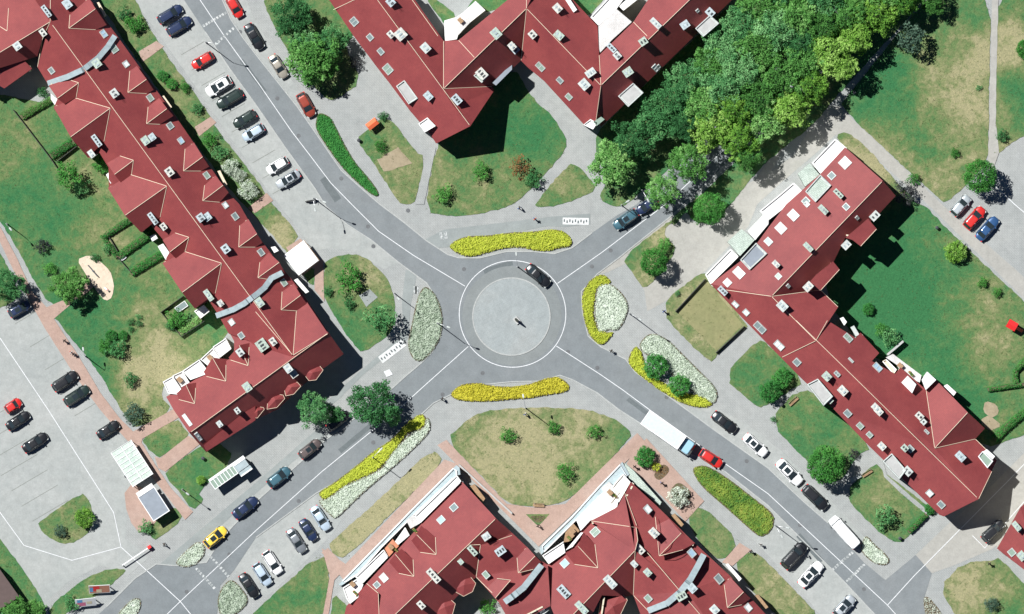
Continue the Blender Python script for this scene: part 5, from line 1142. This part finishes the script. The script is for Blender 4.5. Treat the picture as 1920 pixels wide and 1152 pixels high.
CARS = [(319,27,-31,'estate','navy','uppermost navy estate car parked side by side near the top edge',52,0,G1),(336,49,-31,'estate','navy','navy estate car parked just below another navy estate',52,0,G1),
 (380,114,149,'hatch','red','red hatchback parked alone between navy and white cars',45,0,G1),(410,162,149,'hatch','white','white hatchback with dark glass above the black estate',53,1,G1),
 (431,186,149,'estate','darkgreen','black-green estate car directly below the white hatchback',54,0,G1),(459,224,149,'hatch','darkgreen','dark green hatchback above the pale blue car',47,0,G1),
 (475,249,149,'hatch','lightblue','small pale blue-silver car below the dark green hatchback',45,0,G1),(520,311,149,'hatch','white','white van-like hatchback above the silver saloon',45,0,G1),
 (540,337,149,'sedan','silver','silver saloon lowest in the row, near the motorcycle',50,1,G1),(440,13,60,'hatch','red','red car parked along the far kerb at the top edge',46,0,G1),
 (477,69,60,'sedan','black','black saloon parked along the kerb below the red car',54,0,G1),(522,125,58,'sedan','beige','beige saloon parked along the kerb beside the big tree',50,0,G1),
 (574,197,61,'hatch','brownred','rusty red-brown car parked at the top of the green teardrop bed',50,0,G1),
 (1009,517,42,'sedan','black','black car driving on the roundabout',54,0,None),(1173,412,145,'suv','teal','dark teal off-roader with a black roof on the north-east road',52,1,G6),(1213,386,145,'hatch','navy','dark blue car half hidden by trees behind the teal off-roader',44,0,G6),
 (1801,386,-48,'hatch','silver','silver car, left one of three in the right car park',46,0,G5),(1827,409,-48,'hatch','red','bright red car between the silver and dark blue ones',50,0,G5),(1851,429,-48,'sedan','blue','dark blue car, right one of three in the right car park',54,0,G5),
 (37,579,-30,'hatch','navy','dark blue car beside the brick footway at the left edge',46,1,G4_),(122,715,-33,'estate','black','black estate next to the brick footway, upper of two',54,0,G4_),(144,742,-33,'estate','darkgreen','black-green estate next to the brick footway, lower of two',54,1,G4_),
 (25,761,-33,'hatch','red','red hatchback in the left car park',34,0,G4_),(34,789,-33,'sedan','black','black car just below the red hatchback',50,0,G4_),(66,830,-33,'sedan','black','lowest black car of the left car park row under the red hatchback',53,0,G4_),
 (203,806,-33,'sedan','black','black car parked alone just above the glass-roofed trolley shelter',47,0,G4_),
 (404,1007,-40,'hatch','yellow','yellow hatchback beside the leaf-shaped silver bed',50,1,G2),(460,952,-38,'sedan','navy','very dark blue car between the yellow and the teal car',55,0,G2),
 (523,895,-38,'hatch','teal','dark teal hatchback in the roadside row',50,0,G2),(581,842,-38,'estate','brown','brownish grey estate with a pale roof box in the roadside row',48,1,G2),(634,789,-38,'estate','black','black estate in the shade under the roadside tree',50,0,G2),
 (601,972,57,'sedan','lightblue','pale silver-blue saloon beside the long silver bed',52,0,G2),(578,994,57,'sedan','navy','dark car between two silvery saloons',46,0,G2),(556,1014,57,'sedan','darksilver','grey saloon third from the long silver bed',52,0,G2),
 (511,1055,57,'hatch','white','white hatchback in the row by the dry lawn',50,0,G2),(492,1077,57,'hatch','lightblue','pale blue hatchback between the white and the black car',48,0,G2),(467,1098,57,'sedan','black','black car next to the rounded silver bed at the bottom',52,0,G2),
 (1358,792,38,'sedan','black','black car at the head of the row on the south-east road',54,0,G3),(1416,835,42,'sedan','white','white saloon behind the black leading car',54,1,G3),(1480,886,45,'sedan','white','white saloon beside the large ball-shaped tree',60,1,G3),
 (1528,933,44,'estate','black','black estate right in front of the white van',58,0,G3),(1489,1042,-47,'suv','black','large black car in the bays across the road from the white van',60,0,G3),(1520,1077,-47,'sedan','white','white saloon below the large black car',58,1,G3),
 (1583,1137,-47,'hatch','silver','silver-grey car cut by the bottom edge',50,1,G3),(1862,996,-42,'suv','black','black car in the painted corner bay beside the right edge building',52,0,None),(1333,860,33,'hatch','red','red car parked behind the white lorry',48,0,G3)]
for (x, y, a, ty, pa, lab, L, sr, g) in CARS: car(x, y, a, ty, pa, lab, L, bool(sr), g)
# white van
def van(px, py, ang, L, label):
    base = empty('white_van', W((px, py), .02), -math.radians(ang)); props(base, label, 'van'); a = L*S/2; b = .98
    m = MB(); loft(m, [sup(0,a*.97,b*.93,.28,6,taper=.1), sup(0,a,b,.5,6,taper=.1), sup(0,a,b,1.0,6,taper=.1), sup(-.02,a*.97,b*.97,1.15,6,taper=.1)], 0, True, True); m.build('body', PAINT['white'], base, False)
    m = MB(); loft(m, [sup(-.45,a-.5,b*.95,1.1,8), sup(-.55,a-.62,b*.92,1.9,8), sup(-.6,a-.75,b*.86,2.05,8), sup(-.6,a-1.1,b*.6,2.08,8)]); m.build('cargo_box', PAINT['white'], base)
    m = MB(); x0 = a-.92; x1 = a-1.55
    m.add([(x0-.02,-b*.84,1.16),(x0-.02,b*.84,1.16),(x1,b*.74,1.97),(x1,-b*.74,1.97)], [(0,1,2,3)]); 
    m.add([(x0+.06,-b*.84,1.12),(x0+.06,b*.84,1.12),(x1+.12,b*.74,1.93),(x1+.12,-b*.74,1.93),(x1-.05,b*.74,2.11),(x1-.05,-b*.74,2.11)], [(0,1,2,3),(3,2,4,5)]); m.build('windscreen', M['car_glass'], base)
    for sx in (-1, 1):
        for sy in (-1, 1):
            t = MB(); t.tube([(sx*a*.62, sy*(b-.22), .34), (sx*a*.62, sy*(b+.01), .34)], .34, 16); t.build('wheel', M['rubber'], base)
    for sy in (-1, 1):
        t = MB(); t.box(a*.93, a*.985, sy*.62-.16, sy*.62+.16, .7, .9); t.build('headlight', M['frame'], base)
        t = MB(); t.box(a-1.25, a-1.05, sy*(b+.1)-.09, sy*(b+.1)+.09, 1.15, 1.45); t.build('wing_mirror', M['dark'], base)
        t = MB(); t.box(-a*.995, -a*.96, sy*.72-.12, sy*.72+.12, .7, 1.1); t.build('tail_light', M['red'], base)
van(1583, 998, 228, 72, 'long white van parked at the kerb of the south-east road')
def lorry(px, py, ang):
    base = empty('lorry', W((px, py), .02), -math.radians(ang)); props(base, 'white box lorry with a pale blue cab on the south-east road', 'lorry')
    m = MB(); m.box(-4.1, 3.0, -1.25, 1.25, 1.0, 3.45); c = m.build('cargo_box', simple('lorry_box_white', (.52,.60,.68), .5, var=.08), base)
    m = MB(); m.box(-4.16, 3.06, -1.31, -1.2, 3.38, 3.5); m.box(-4.16, 3.06, 1.2, 1.31, 3.38, 3.5); m.box(-4.16, -4.02, -1.2, 1.2, 3.38, 3.5); m.box(2.9, 3.06, -1.2, 1.2, 3.38, 3.5); m.build('rim', M['white'], c)
    m = MB(); m.box(-4.0, 4.9, -.45, .45, .55, .98); m.build('chassis', M['dark'], base)
    m = MB(); loft(m, [sup(4.15,.95,1.15,.55,8), sup(4.15,1.0,1.18,1.2,8), sup(4.1,.98,1.18,1.7,8), sup(4.0,.82,1.1,2.55,8), sup(4.0,.72,1.0,2.65,8)], 0, True, True); m.build('cab', paint_mat('cab_blue', (.30,.50,.62)), base)
    m = MB(); m.add([(5.16,-.98,1.72),(5.16,.98,1.72),(4.88,.9,2.5),(4.88,-.9,2.5)], [(0,1,2,3)]); m.build('windscreen', M['car_glass'], base)
    for x in (-2.9, -1.7, 3.9):
        for sy in (-1, 1):
            t = MB(); t.tube([(x, sy*.75, .48), (x, sy*1.2, .48)], .48, 16); t.build('wheel', M['rubber'], base)
    for sy in (-1, 1): t = MB(); t.box(4.7, 4.85, sy*1.32-.1, sy*1.32+.1, 1.5, 2.1); t.build('wing_mirror', M['dark'], base)
lorry(1249, 810, 35)
# ------------------------------------------------------------ street furniture
def lamp(px, py, dirs, label, h=8.5, arm=1.6, mat='steel'):
    base = empty('street_lamp', W((px, py), 0)); props(base, label, 'street lamp', 'street lamps')
    m = MB(); m.tube([(0,0,0),(0,0,.6)], .12, 10); m.tube([(0,0,.6),(0,0,h)], .085, 10, r2=.055); m.build('pole', M['steel'], base)
    for d in dirs:
        a = math.radians(-d); c, s_ = math.cos(a), math.sin(a); m = MB()
        m.tube([(0,0,h-.3),(c*arm*.3,s_*arm*.3,h+.25),(c*arm*.7,s_*arm*.7,h+.42),(c*arm,s_*arm,h+.42)], .04, 7); ar = m.build('arm', M['steel'], base)
        m = MB(); loft(m, [sup(0,.32,.13,-.06,3,14), sup(0,.34,.15,.02,3,14), sup(0,.24,.09,.10,3,14)], 0, True, True)
        hd = m.build('lamp_head', M['frame'], ar); hd.location = (c*(arm+.25), s_*(arm+.25), h+.42); hd.rotation_euler = (0, 0, a)
for x, y, d, lab in [(820,606,[20],'street lamp in the silver bed west of the roundabout'),(970,500,[-95],'street lamp rising from the roadway edge beside the north yellow bed'),(1180,588,[30],'street lamp at the right tip of the oval bed'),
  (699,858,[-45],'street lamp in the long yellow and silver bed'),(588,372,[20,80],'double-armed street lamp by the motorcycle on the north-west street'),(386,80,[10],'street lamp at the north-west street near the red hatchback'),
  (1453,985,[10,60],'double-armed street lamp at the tip of the rough green strip'),(985,765,[-100],'street lamp on the footway south of the south yellow bed'),(13,420,[50],'lamp on the left lawn beside the brick footway'),
  (160,668,[-100],'lamp beside the brick footway opposite the white terraces'),(1203,357,[60],'lamp at the end of the tree belt'),(342,918,[35],'lamp on the lawn near the glass shelter'),(739,550,[50],'small lamp on the curved footway west of the roundabout'),
  (1165,385,[-30],'lamp on the lawn corner by the tree belt')]: lamp(x, y, d, lab, 6.0 if x in (13,160,342,739,1165) else 8.5, .9 if x in (13,160,342,739,1165) else 1.7)
def obj_thing(name, px, py, ang, label, cat, group=None, z=0.03):
    b = empty(name, W((px, py), z), -math.radians(ang)); return props(b, label, cat, group)
# bus shelter
b = obj_thing('bus_shelter', 430, 886, -35, 'white framed glass-roofed bus shelter at the south-west road', 'bus shelter'); L2 = 3.4
m = MB(); m.box(-L2,L2,.55,.95,2.5,2.62); m.box(-L2,L2,-.95,-.85,2.5,2.62); m.box(-L2,-L2+.1,-.85,.55,2.5,2.62); m.box(L2-.1,L2,-.85,.55,2.5,2.62)
for k in range(8): m.box(-L2+.7+k*.62, -L2+.8+k*.62, -.85, .55, 2.5, 2.6)
m.build('roof_frame', M['white'], b); m = MB(); m.box(-L2+.1,L2-.1,-.85,.55,2.48,2.54); m.build('roof_glass', M['pane_green'], b)
for sx in (-1,0,1):
    m = MB(); m.box(sx*(L2-.15)-.05, sx*(L2-.15)+.05, .7, .8, 0, 2.5); m.build('post', M['white'], b)
m = MB(); m.box(-L2+.2,L2-.2,.72,.76,.3,2.3); m.build('back_wall', M['pane_green'], b); m = MB(); m.box(-2,2,.2,.6,.42,.48); m.box(-1.9,-1.8,.3,.5,0,.42); m.box(1.8,1.9,.3,.5,0,.42); m.build('bench', M['wood'], b)
b = obj_thing('kiosk', 456, 876, -35, 'small dark glass kiosk at the end of the bus shelter', 'kiosk'); m = MB(); m.box(-.95,.95,-.95,.95,0,2.5); m.build('wall', M['pane_green'], b)
m = MB(); m.box(-1.1,1.1,-1.1,1.1,2.5,2.62); m.build('roof', M['zinc'], b); m = MB(); m.box(-1.1,1.1,-1.12,-.9,2.625,2.7); m.box(-1.1,1.1,.9,1.12,2.625,2.7); m.build('rim', M['white'], b)
# trolley shelter with glass roof
b = obj_thing('glass_shelter', 248, 869, 57, 'large glass-roofed trolley shelter beside the brick footway', 'shelter'); m = MB()
for k in range(9): x = -3.2 + k*.8; m.box(x-.03, x+.03, -1.85, 1.85, 2.42, 2.50)
m.box(-3.25,3.25,-.05,.05,2.5,2.58); m.box(-3.25,3.25,-1.95,-1.85,2.38,2.5); m.box(-3.25,3.25,1.85,1.95,2.38,2.5); m.build('roof_frame', M['white'], b)
m = MB(); m.box(-3.2,3.2,-1.85,1.85,2.36,2.40); m.build('roof_glass', surf('dirty_pale_glass', (.38,.50,.44), (.55,.63,.56), (.70,.76,.70), .5, 3), b)
for sx in (-3.1,0,3.1):
    for sy in (-1.8,1.8): m = MB(); m.box(sx-.05,sx+.05,sy-.05,sy+.05,0,2.38); m.build('post', M['steel'], b)
m = MB()
for k in range(6):
    x = -2.5+k*.9
    for t in range(5): m.bar((x+t*.15,-1.2,.2), (x+t*.15,1.2,.2), .03, .03)
    m.bar((x,-1.2,.9), (x+.6,-1.2,.9), .03, .03)
m.build('trolleys', M['steel'], b)
b = obj_thing('kiosk', 289, 945, 57, 'grey flat-roofed kiosk with white edging below the glass shelter', 'kiosk'); m = MB(); m.box(-2.1,2.1,-1.35,1.35,0,2.7); m.build('wall', M['wall_white'], b)
m = MB(); m.box(-2.25,2.25,-1.5,1.5,2.7,2.85); r_ = m.build('roof', M['slate'], b); m = MB(); m.box(-2.3,2.3,-1.56,-1.44,2.852,2.95); m.box(-2.3,2.3,1.44,1.56,2.852,2.95); m.box(-2.3,-2.18,-1.44,1.44,2.852,2.95); m.box(2.18,2.3,-1.44,1.44,2.852,2.95); m.build('rim', M['white'], r_)
m = MB(); m.box(-3.0,-2.35,-1.5,1.5,2.4,2.5); m.build('awning', M['white_cloth'], b); m = MB(); m.box(-2.14,-2.09,-.5,.5,1,2); m.build('window', M['car_glass'], b)
# white canopy beside left building
b = obj_thing('market_canopy', 565, 484, -37, 'bright white square canopy beside the left building entrance', 'canopy'); m = MB(); h0 = 2.0
m.add([(-h0,-h0,2.7),(h0,-h0,2.7),(h0,h0,2.7),(-h0,h0,2.7),(0,0,2.95),(-h0,-h0,2.5),(h0,-h0,2.5),(h0,h0,2.5),(-h0,h0,2.5)], [(0,1,4),(1,2,4),(2,3,4),(3,0,4),(5,6,1,0),(6,7,2,1),(7,8,3,2),(8,5,0,3)]); m.build('fabric', M['white'], b)
for sx in (-1,1):
    for sy in (-1,1): m = MB(); m.tube([(sx*1.9,sy*1.9,0),(sx*1.9,sy*1.9,2.6)], .05, 6); m.build('post', M['steel'], b)
m = MB(); m.box(-h0-.06,h0+.06,-h0-.1,-h0-.03,2.45,2.55); m.box(h0+.03,h0+.1,-h0-.03,h0,2.45,2.55); m.build('edge_rail', M['wood'], b)
# orange awning
b = obj_thing('orange_awning', 698, 233, -38, 'orange awning tent at the corner of the dry lawn', 'awning'); m = MB()
m.add([(-.95,-.6,1.9),(.95,-.6,1.9),(.95,.6,1.9),(-.95,.6,1.9),(-.8,0,2.3),(.8,0,2.3)], [(0,1,5,4),(2,3,4,5),(1,2,5),(3,0,4)]); m.build('canvas', M['orange'], b)
for sx in (-.9,.9):
    for sy in (-.55,.55): m = MB(); m.tube([(sx,sy,0),(sx,sy,1.9)], .03, 6); m.build('post', M['steel'], b)
# barrier gate
b = obj_thing('barrier_gate', 280, 1026, -42+180+8, 'long white barrier pole across the car park entrance with a red box', 'barrier'); m = MB(); m.bar((0.3,0,1.0),(5.2,0,1.0),.16,.12); m.build('boom', M['white'], b)
m = MB(); m.box(-.3,.3,-.25,.25,0,1.1); m.build('housing', M['red'], b); m = MB(); m.box(5.1,5.25,-.06,.06,0,1.0); m.build('rest_post', M['steel'], b)
# billboards
def billboard(px, py, ang, label, cols, wid):
    b = obj_thing('billboard', px, py, ang, label, 'billboard'); m = MB(); m.add([(-wid/2,-.62,1.0),(wid/2,-.62,1.0),(wid/2,.62,2.6),(-wid/2,.62,2.6),(-wid/2,-.56,.93),(wid/2,-.56,.93),(wid/2,.68,2.53),(-wid/2,.68,2.53)], [(0,1,2,3),(7,6,5,4),(0,4,5,1),(1,5,6,2),(2,6,7,3),(3,7,4,0)]); bd = m.build('panel', M['white'], b)
    for k, (u0,u1,v0,v1,c) in enumerate(cols):
        q = lambda u, v: (-wid/2+wid*u, -.62+1.24*v, 1.0+1.6*v+.012*(k+1)); m = MB(); m.add([q(u0,v0), q(u1,v0), q(u1,v1), q(u0,v1)], [(0,1,2,3)]); m.build('printed_field', c, bd)
    for sx in (-1,1): m = MB(); m.box(sx*wid*.45-.06, sx*wid*.45+.06, .3, .42, 0, 2.2); m.build('post', M['steel'], b)
brd = simple('terracotta_print', (.50,.22,.14), .6); blu = simple('blue_print', (.12,.35,.60), .6); pnk = simple('pink_print', (.62,.16,.26), .6); yel = simple('sand_print', (.70,.60,.40), .6)
billboard(187, 1105, -3, 'upper billboard with red and terracotta poster near the car park entrance', [(.03,.97,.05,.95,brd),(.05,.2,.2,.75,blu),(.2,.5,.3,.9,M['red']),(.35,.6,.1,.5,yel)], 3.4)
billboard(161, 1130, -6, 'lower billboard with white, pink and blue poster near the car park entrance', [(.05,.95,.06,.94,M['white_cloth']),(.08,.5,.1,.55,pnk),(.1,.35,.55,.9,blu),(.55,.8,.3,.6,yel)], 3.3)
# benches
def bench(px, py, ang, label, mat='wood'):
    b = obj_thing('park_bench', px, py, ang, label, 'bench'); m = MB()
    for k in range(4): m.box(-.9,.9,-.24+k*.13,-.14+k*.13,.42,.46)
    m.build('seat', M[mat], b); m = MB(); m.box(-.9,.9,.30,.34,.58,.68); m.box(-.9,.9,.33,.37,.74,.84); m.build('backrest', M[mat], b)
    for sx in (-.7,.7): m = MB(); m.box(sx-.04,sx+.04,-.2,-.12,0,.42); m.box(sx-.04,sx+.04,.24,.32,0,.84); m.box(sx-.04,sx+.04,-.12,.24,.36,.42); m.build('leg', M['steel'], b)
bench(1010, 948, 3, 'wooden bench on the brick footway below the big dry lawn'); bench(1488, 753, -42, 'dark wooden bench on the lawn by the long red building'); bench(1626, 888, -32, 'curved-looking wooden bench at the top of the square lawn'); bench(1605, 897, -30, 'short pale bench beside the entrance path', 'frame')
# play equipment
b = obj_thing('swing_frame', 1897, 610, 30, 'red climbing frame on the right courtyard lawn', 'play equipment')
for k, (x, y) in enumerate([(-.8,-.6),(.8,-.6),(.8,.6),(-.8,.6)]): m = MB(); m.tube([(x,y,0),(x*.7,y*.7,2.2)], .05, 6); m.build('post', M['red'], b)
m = MB(); m.box(-.75,.75,-.6,.6,1.1,1.18); m.build('platform', M['red'], b); m = MB(); m.add([(-.8,-.7,2.2),(.8,-.7,2.2),(.8,.7,2.2),(-.8,.7,2.2),(-.8,0,2.7),(.8,0,2.7)], [(0,1,5,4),(2,3,4,5),(1,2,5),(3,0,4)]); m.build('roof', M['red'], b)
m = MB(); m.add([(.75,-.25,1.15),(.75,.25,1.15),(2.0,.25,.2),(2.0,-.25,.2)], [(0,1,2,3)]); m.box(.75,.8,-.3,-.25,1.1,1.4); m.build('slide', M['orange'], b)
b = obj_thing('spring_rocker', *tt(0,1,598,475), 40, 'small pink and white spring rocker in the sand playground', 'play equipment'); m = MB(); m.tube([(0,0,0),(0,0,.5)], .09, 8); m.build('spring', M['dark'], b); m = MB(); loft(m, [sup(0,.3,.1,.5,3,12), sup(0,.45,.14,.62,3,12), sup(.1,.3,.1,.8,3,12)], 0, True, True); m.build('seat', M['white'], b); m = MB(); m.box(.2,.26,-.22,.22,.85,.9); m.build('handle', M['red'], b)
b = obj_thing('seesaw', *tt(0,1,522,372), 50, 'dark seesaw in the sand playground', 'play equipment'); m = MB(); m.bar((-1.2,0,.3),(1.2,0,.7),.16,.06); m.build('plank', M['dark'], b); m = MB(); m.box(-.08,.08,-.15,.15,0,.47); m.build('pivot', M['steel'], b)
# monument on the island
b = obj_thing('monument', 969, 601, 50, 'small dark sculpture on the paved central island', 'sculpture', z=.1)
m = MB(); m.box(-.55,.55,-.4,.4,0,.35); m.build('plinth', M['grey_flat'], b)
m = MB(); loft(m, [sup(0,.35,.22,.35,2.4,14), sup(.05,.28,.18,.9,2.4,14), sup(-.05,.38,.2,1.5,2.4,14), sup(.1,.2,.14,2.1,2.4,14), sup(.15,.12,.1,2.5,2.4,14)], 0, True, True); m.build('figure', simple('dark_bronze', (.05,.055,.04), .5, .5), b, True)
# motorcycle
b = obj_thing('motorcycle', 584, 377, -8, 'dark motorcycle parked at the south end of the car row', 'motorcycle')
for x in (-.7,.7):
    m = MB(); m.tube([(x,-.07,.31),(x,.07,.31)], .31, 16); m.build('wheel', M['rubber'], b)
m = MB(); loft(m, [sup(0,.5,.14,.4,2.5,12), sup(.1,.45,.17,.75,2.5,12), sup(.15,.3,.12,.92,2.5,12)], 0, True, True); m.build('tank', PAINT['black'], b)
m = MB(); m.box(-.75,-.05,-.13,.13,.72,.82); m.build('seat', M['rubber'], b); m = MB(); m.bar((.55,-.36,1.02),(.55,.36,1.02),.04,.04); m.bar((.7,0,.31),(.52,0,1.02),.06,.06); m.build('handlebar', M['steel'], b)
# litter bins and signs
def bin_(px, py, label, mat='white'):
    b = obj_thing('litter_bin', px, py, 0, label, 'bin'); m = MB(); m.tube([(0,0,0),(0,0,.85)], .22, 12, r2=.27); m.build('body', M[mat], b); m = MB(); m.tube([(0,0,.86),(0,0,.93)], .29, 12, r2=.12); m.build('lid', M['dark'], b)
bin_(*tt(1,0,578,790), 'white and dark litter bin at the corner of the dry lawn'); bin_(*tt(3,0,485,522), 'white bin in the meadow beside the tree shadow'); bin_(*tt(3,2,742,725), 'pale bin at the lower corner of the square lawn')
bin_(*tt(0,2,710,375), 'pale bin beside the glass shelter', 'frame'); bin_(*tt(0,2,1142,275), 'pale bin on the lawn above the bus shelter', 'frame'); bin_(*tt(3,1,950,130), 'white bin by the footway at the right courtyard')
bin_(*tt(3,1,75,1125), 'dark bin at the entrance path near the two touching bushes', 'dark')
# people
def person(px, py, ang, label, top, legs, stride=.22):
    me = bpy.data.meshes.new('person'); J = {}
    V = [(0,0,.95),(0,0,1.2),(0,0,1.42),(0,0,1.52),(.02,0,1.68),(0,.10,.90),(stride,.10,.48),(stride*.7,.10,.06),(stride*.7+.16,.11,.03),(0,-.10,.90),(-stride*.4,-.10,.48),(-stride-.1,-.10,.08),(-stride+.06,-.11,.03),
         (0,.20,1.40),(-.10,.25,1.12),(.05,.26,.90),(0,-.20,1.40),(.12,-.25,1.12),(.22,-.24,.92)]
    Ed = [(0,1),(1,2),(2,3),(3,4),(0,5),(5,6),(6,7),(7,8),(0,9),(9,10),(10,11),(11,12),(2,13),(13,14),(14,15),(2,16),(16,17),(17,18)]
    rad = [.14,.13,.14,.06,.105,.09,.06,.045,.04,.09,.06,.045,.04,.06,.045,.035,.06,.045,.035]
    me.from_pydata(V, Ed, []); o = bpy.data.objects.new('person', me); COL.objects.link(o); md = o.modifiers.new('skin', 'SKIN'); o.modifiers.new('sub', 'SUBSURF').levels = 1
    for k, sv in enumerate(me.skin_vertices[0].data): sv.radius = (rad[k], rad[k]*(1.0 if k > 2 else 1.25)); sv.use_root = (k == 0)
    dg = bpy.context.evaluated_depsgraph_get(); new = bpy.data.meshes.new_from_object(o.evaluated_get(dg)); o.modifiers.clear(); o.data = new; new.materials.clear()
    for mm in (M[top], M[legs], M['skin'], M['hair']): new.materials.append(mm)
    for p in new.polygons: z = p.center.z; y = abs(p.center.y); p.material_index = 1 if z < .93 and y < .2 else (3 if z > 1.66 else (2 if z > 1.5 or (z < 1.0 and y > .2) else 0))
    new.shade_smooth(); o.location = W((px, py), .05); o.rotation_euler = (0, 0, -math.radians(ang)); props(o, label, 'person')
    hm = MB(); hm.tube([(-.03,0,1.66),(0,0,1.80)], .10, 10, r2=.06); hm.build('hair', M['hair'], o, True)
    return o
PEOPLE = [(829,748,20,'person in black at the kerb south-west of the roundabout','black_cloth','black_cloth'),(1003,411,60,'person in orange top and blue trousers on the cycle path north of the yellow bed','orange','blue'),(974,390,0,'person in dark clothes on the footway above the north yellow bed','black_cloth','blue'),
 (1146,658,40,'person in dark clothes at the lower tip of the oval bed','black_cloth','black_cloth'),(1245,584,60,'person in dark clothes on the crossing of the two footways','blue','black_cloth'),(121,639,50,'person in dark clothes walking on the brick footway','black_cloth','black_cloth'),
 (134,661,50,'person in white top with red bag on the brick footway','white_cloth','red_cloth'),(138,664,50,'companion in black and white on the brick footway','black_cloth','white_cloth'),(308,1021,-40,'cyclist-like person in dark clothes by the barrier','black_cloth','black_cloth'),
 (1190,875,60,'person in black beside the bottom building entrance','black_cloth','black_cloth'),(1241,906,60,'person in dark clothes next to the small flower bed','black_cloth','blue'),(1426,1021,40,'person in white top on the footway by the brick crossing path','white_cloth','black_cloth'),
 (1408,1034,40,'person in dark clothes at the lawn edge near the brick crossing path','black_cloth','black_cloth'),(985,777,10,'person in white top on the footway south of the yellow bed','white_cloth','blue'),(1855,1057,60,'person in dark clothes near the bottom right lawn','black_cloth','black_cloth'),(1009,986,0,'person in dark clothes at the tip of the tiny triangular bed','black_cloth','black_cloth')]
for x, y, a, lab, tp, lg in PEOPLE: person(x, y, a, lab, tp, lg)
# garden furniture on terraces and in gardens
def table_set(px, py, z, ang, label, mat='white'):
    b = obj_thing('garden_table', px, py, ang, label, 'garden table', z=z); m = MB(); m.box(-.45,.45,-.35,.35,.70,.74); m.build('table_top', M[mat], b)
    for sx in (-.38,.38):
        for sy in (-.28,.28): m = MB(); m.box(sx-.03,sx+.03,sy-.03,sy+.03,0,.70); m.build('leg', M[mat], b)
def planter(px, py, z, ang, label, mat='terracotta'):
    b = obj_thing('planter', px, py, ang, label, 'planter', z=z); m = MB(); m.box(-.5,.5,-.18,.18,0,.35); m.build('box', M[mat], b)
    rnd = random.Random(int(px)); vs, fs = leaf_quads([(Vector((rnd.uniform(-.45,.45), rnd.uniform(-.2,.2), rnd.uniform(.35,.65))), None) for _ in range(90)], .14, .4, rnd); mesh_obj('plant', vs, fs, M['leaf_mid'], b)
def parasol(px, py, z, label, mat):
    b = obj_thing('parasol', px, py, 0, label, 'parasol', z=z); m = MB(); m.tube([(0,0,0),(0,0,2.1)], .03, 6); m.build('pole', M['steel'], b)
    m = MB(); n = 8; vs = [(1.0*math.cos(k*math.pi/4), 1.0*math.sin(k*math.pi/4), 1.8) for k in range(n)] + [(0,0,2.2)]; m.add(vs, [(k,(k+1)%n,n) for k in range(n)]); m.build('canopy', M[mat], b)
for (c, r, x, y, z, k, lab) in [(0,1,1015,985,6.25,'t','wooden table on the lower terrace of the left building'),(0,1,1185,860,6.25,'t','wooden table on the upper terrace of the left building'),(0,1,990,1010,6.25,'p','planter on the lower terrace of the left building'),
  (0,1,1210,900,6.25,'p','planter on the upper terrace of the left building'),(1,2,760,770,6.45,'t','table on the red terrace of the bottom left building'),(1,2,895,680,6.3,'p','green planter by the upper dormer of the bottom left building'),(1,2,790,790,6.5,'p','planter by the lower dormer of the bottom left building'),
  (1,2,545,980,6.05,'t','brown table on the corner terrace of the bottom left building'),(1,2,560,1030,6.05,'p','planter on the corner terrace of the bottom left building'),(2,2,550,465,6.65,'t','table on the upper wooden terrace of the bottom right building'),(2,2,575,480,6.65,'p','planter on the upper wooden terrace of the bottom right building'),
  (2,2,340,680,6.55,'t','table on the middle terrace of the bottom right building'),(2,2,320,720,6.55,'p','planter on the middle terrace of the bottom right building'),(3,1,740,905,4.65,'t','table on the courtyard terrace of the right building'),(3,1,800,950,4.65,'p','planter on the courtyard terrace of the right building'),(1,0,1150,120,6.8,'t','table on the top building terrace')]:
    px, py = tt(c, r, x, y)
    if k == 't': table_set(px, py, z, 48, lab, 'wood')
    else: planter(px, py, z, 48, lab)
parasol(*tt(1,2,880,665), 6.3, 'olive parasol on the terrace of the bottom left building', 'leaf_rough') if False else None
b = obj_thing('cold_frame', *tt(0,1,1020,575), -35, 'white glazed garden frame in the small fenced garden', 'cold frame'); m = MB(); m.box(-1.0,1.0,-.5,-.42,0,.5); m.box(-1.0,1.0,.42,.5,0,.5); m.box(-1.0,-.92,-.42,.42,0,.5); m.box(.92,1.0,-.42,.42,0,.5); m.build('frame', M['white'], b); m = MB(); m.box(-.92,.92,-.42,.42,.40,.44); m.build('glass', M['pane'], b)
b = obj_thing('bathtub_planter', *tt(0,1,695,300), -35, 'white oval tub in the walled garden corner', 'tub'); m = MB(); loft(m, [sup(0,.4,.2,0,3,16), sup(0,.5,.26,.4,3,16), sup(0,.42,.19,.4,3,16), sup(0,.36,.14,.1,3,16)], 0, True, True); m.build('basin', M['white'], b)
# grass tufts scattered over all lawns
def tufts():
    rnd = random.Random(5); pts = []
    for L in LAWNS:
        xs = [p[0] for p in L]; ys = [p[1] for p in L]; x0, x1, y0, y1 = max(0, min(xs)), min(1920, max(xs)), max(0, min(ys)), min(1152, max(ys))
        n = int((x1-x0)*(y1-y0)*S*S*2.2)
        for _ in range(max(0, n)):
            p = (rnd.uniform(x0, x1), rnd.uniform(y0, y1))
            if not inside(p, L): continue
            if noise.noise(Vector((p[0]*.06, p[1]*.06, 0))) + rnd.uniform(-.35, .35) < -.05: continue
            c = W(p, .08)
            for k in range(5): pts.append((c + Vector((rnd.gauss(0,.10), rnd.gauss(0,.10), rnd.uniform(.02,.16))), None))
    vs, fs = leaf_quads(pts, .10, 0, rnd); o = mesh_obj('grass_tufts', vs, fs, M['tuft']); props(o, 'loose grass tufts over the lawns and meadows', 'grass', None, 'stuff')
tufts()
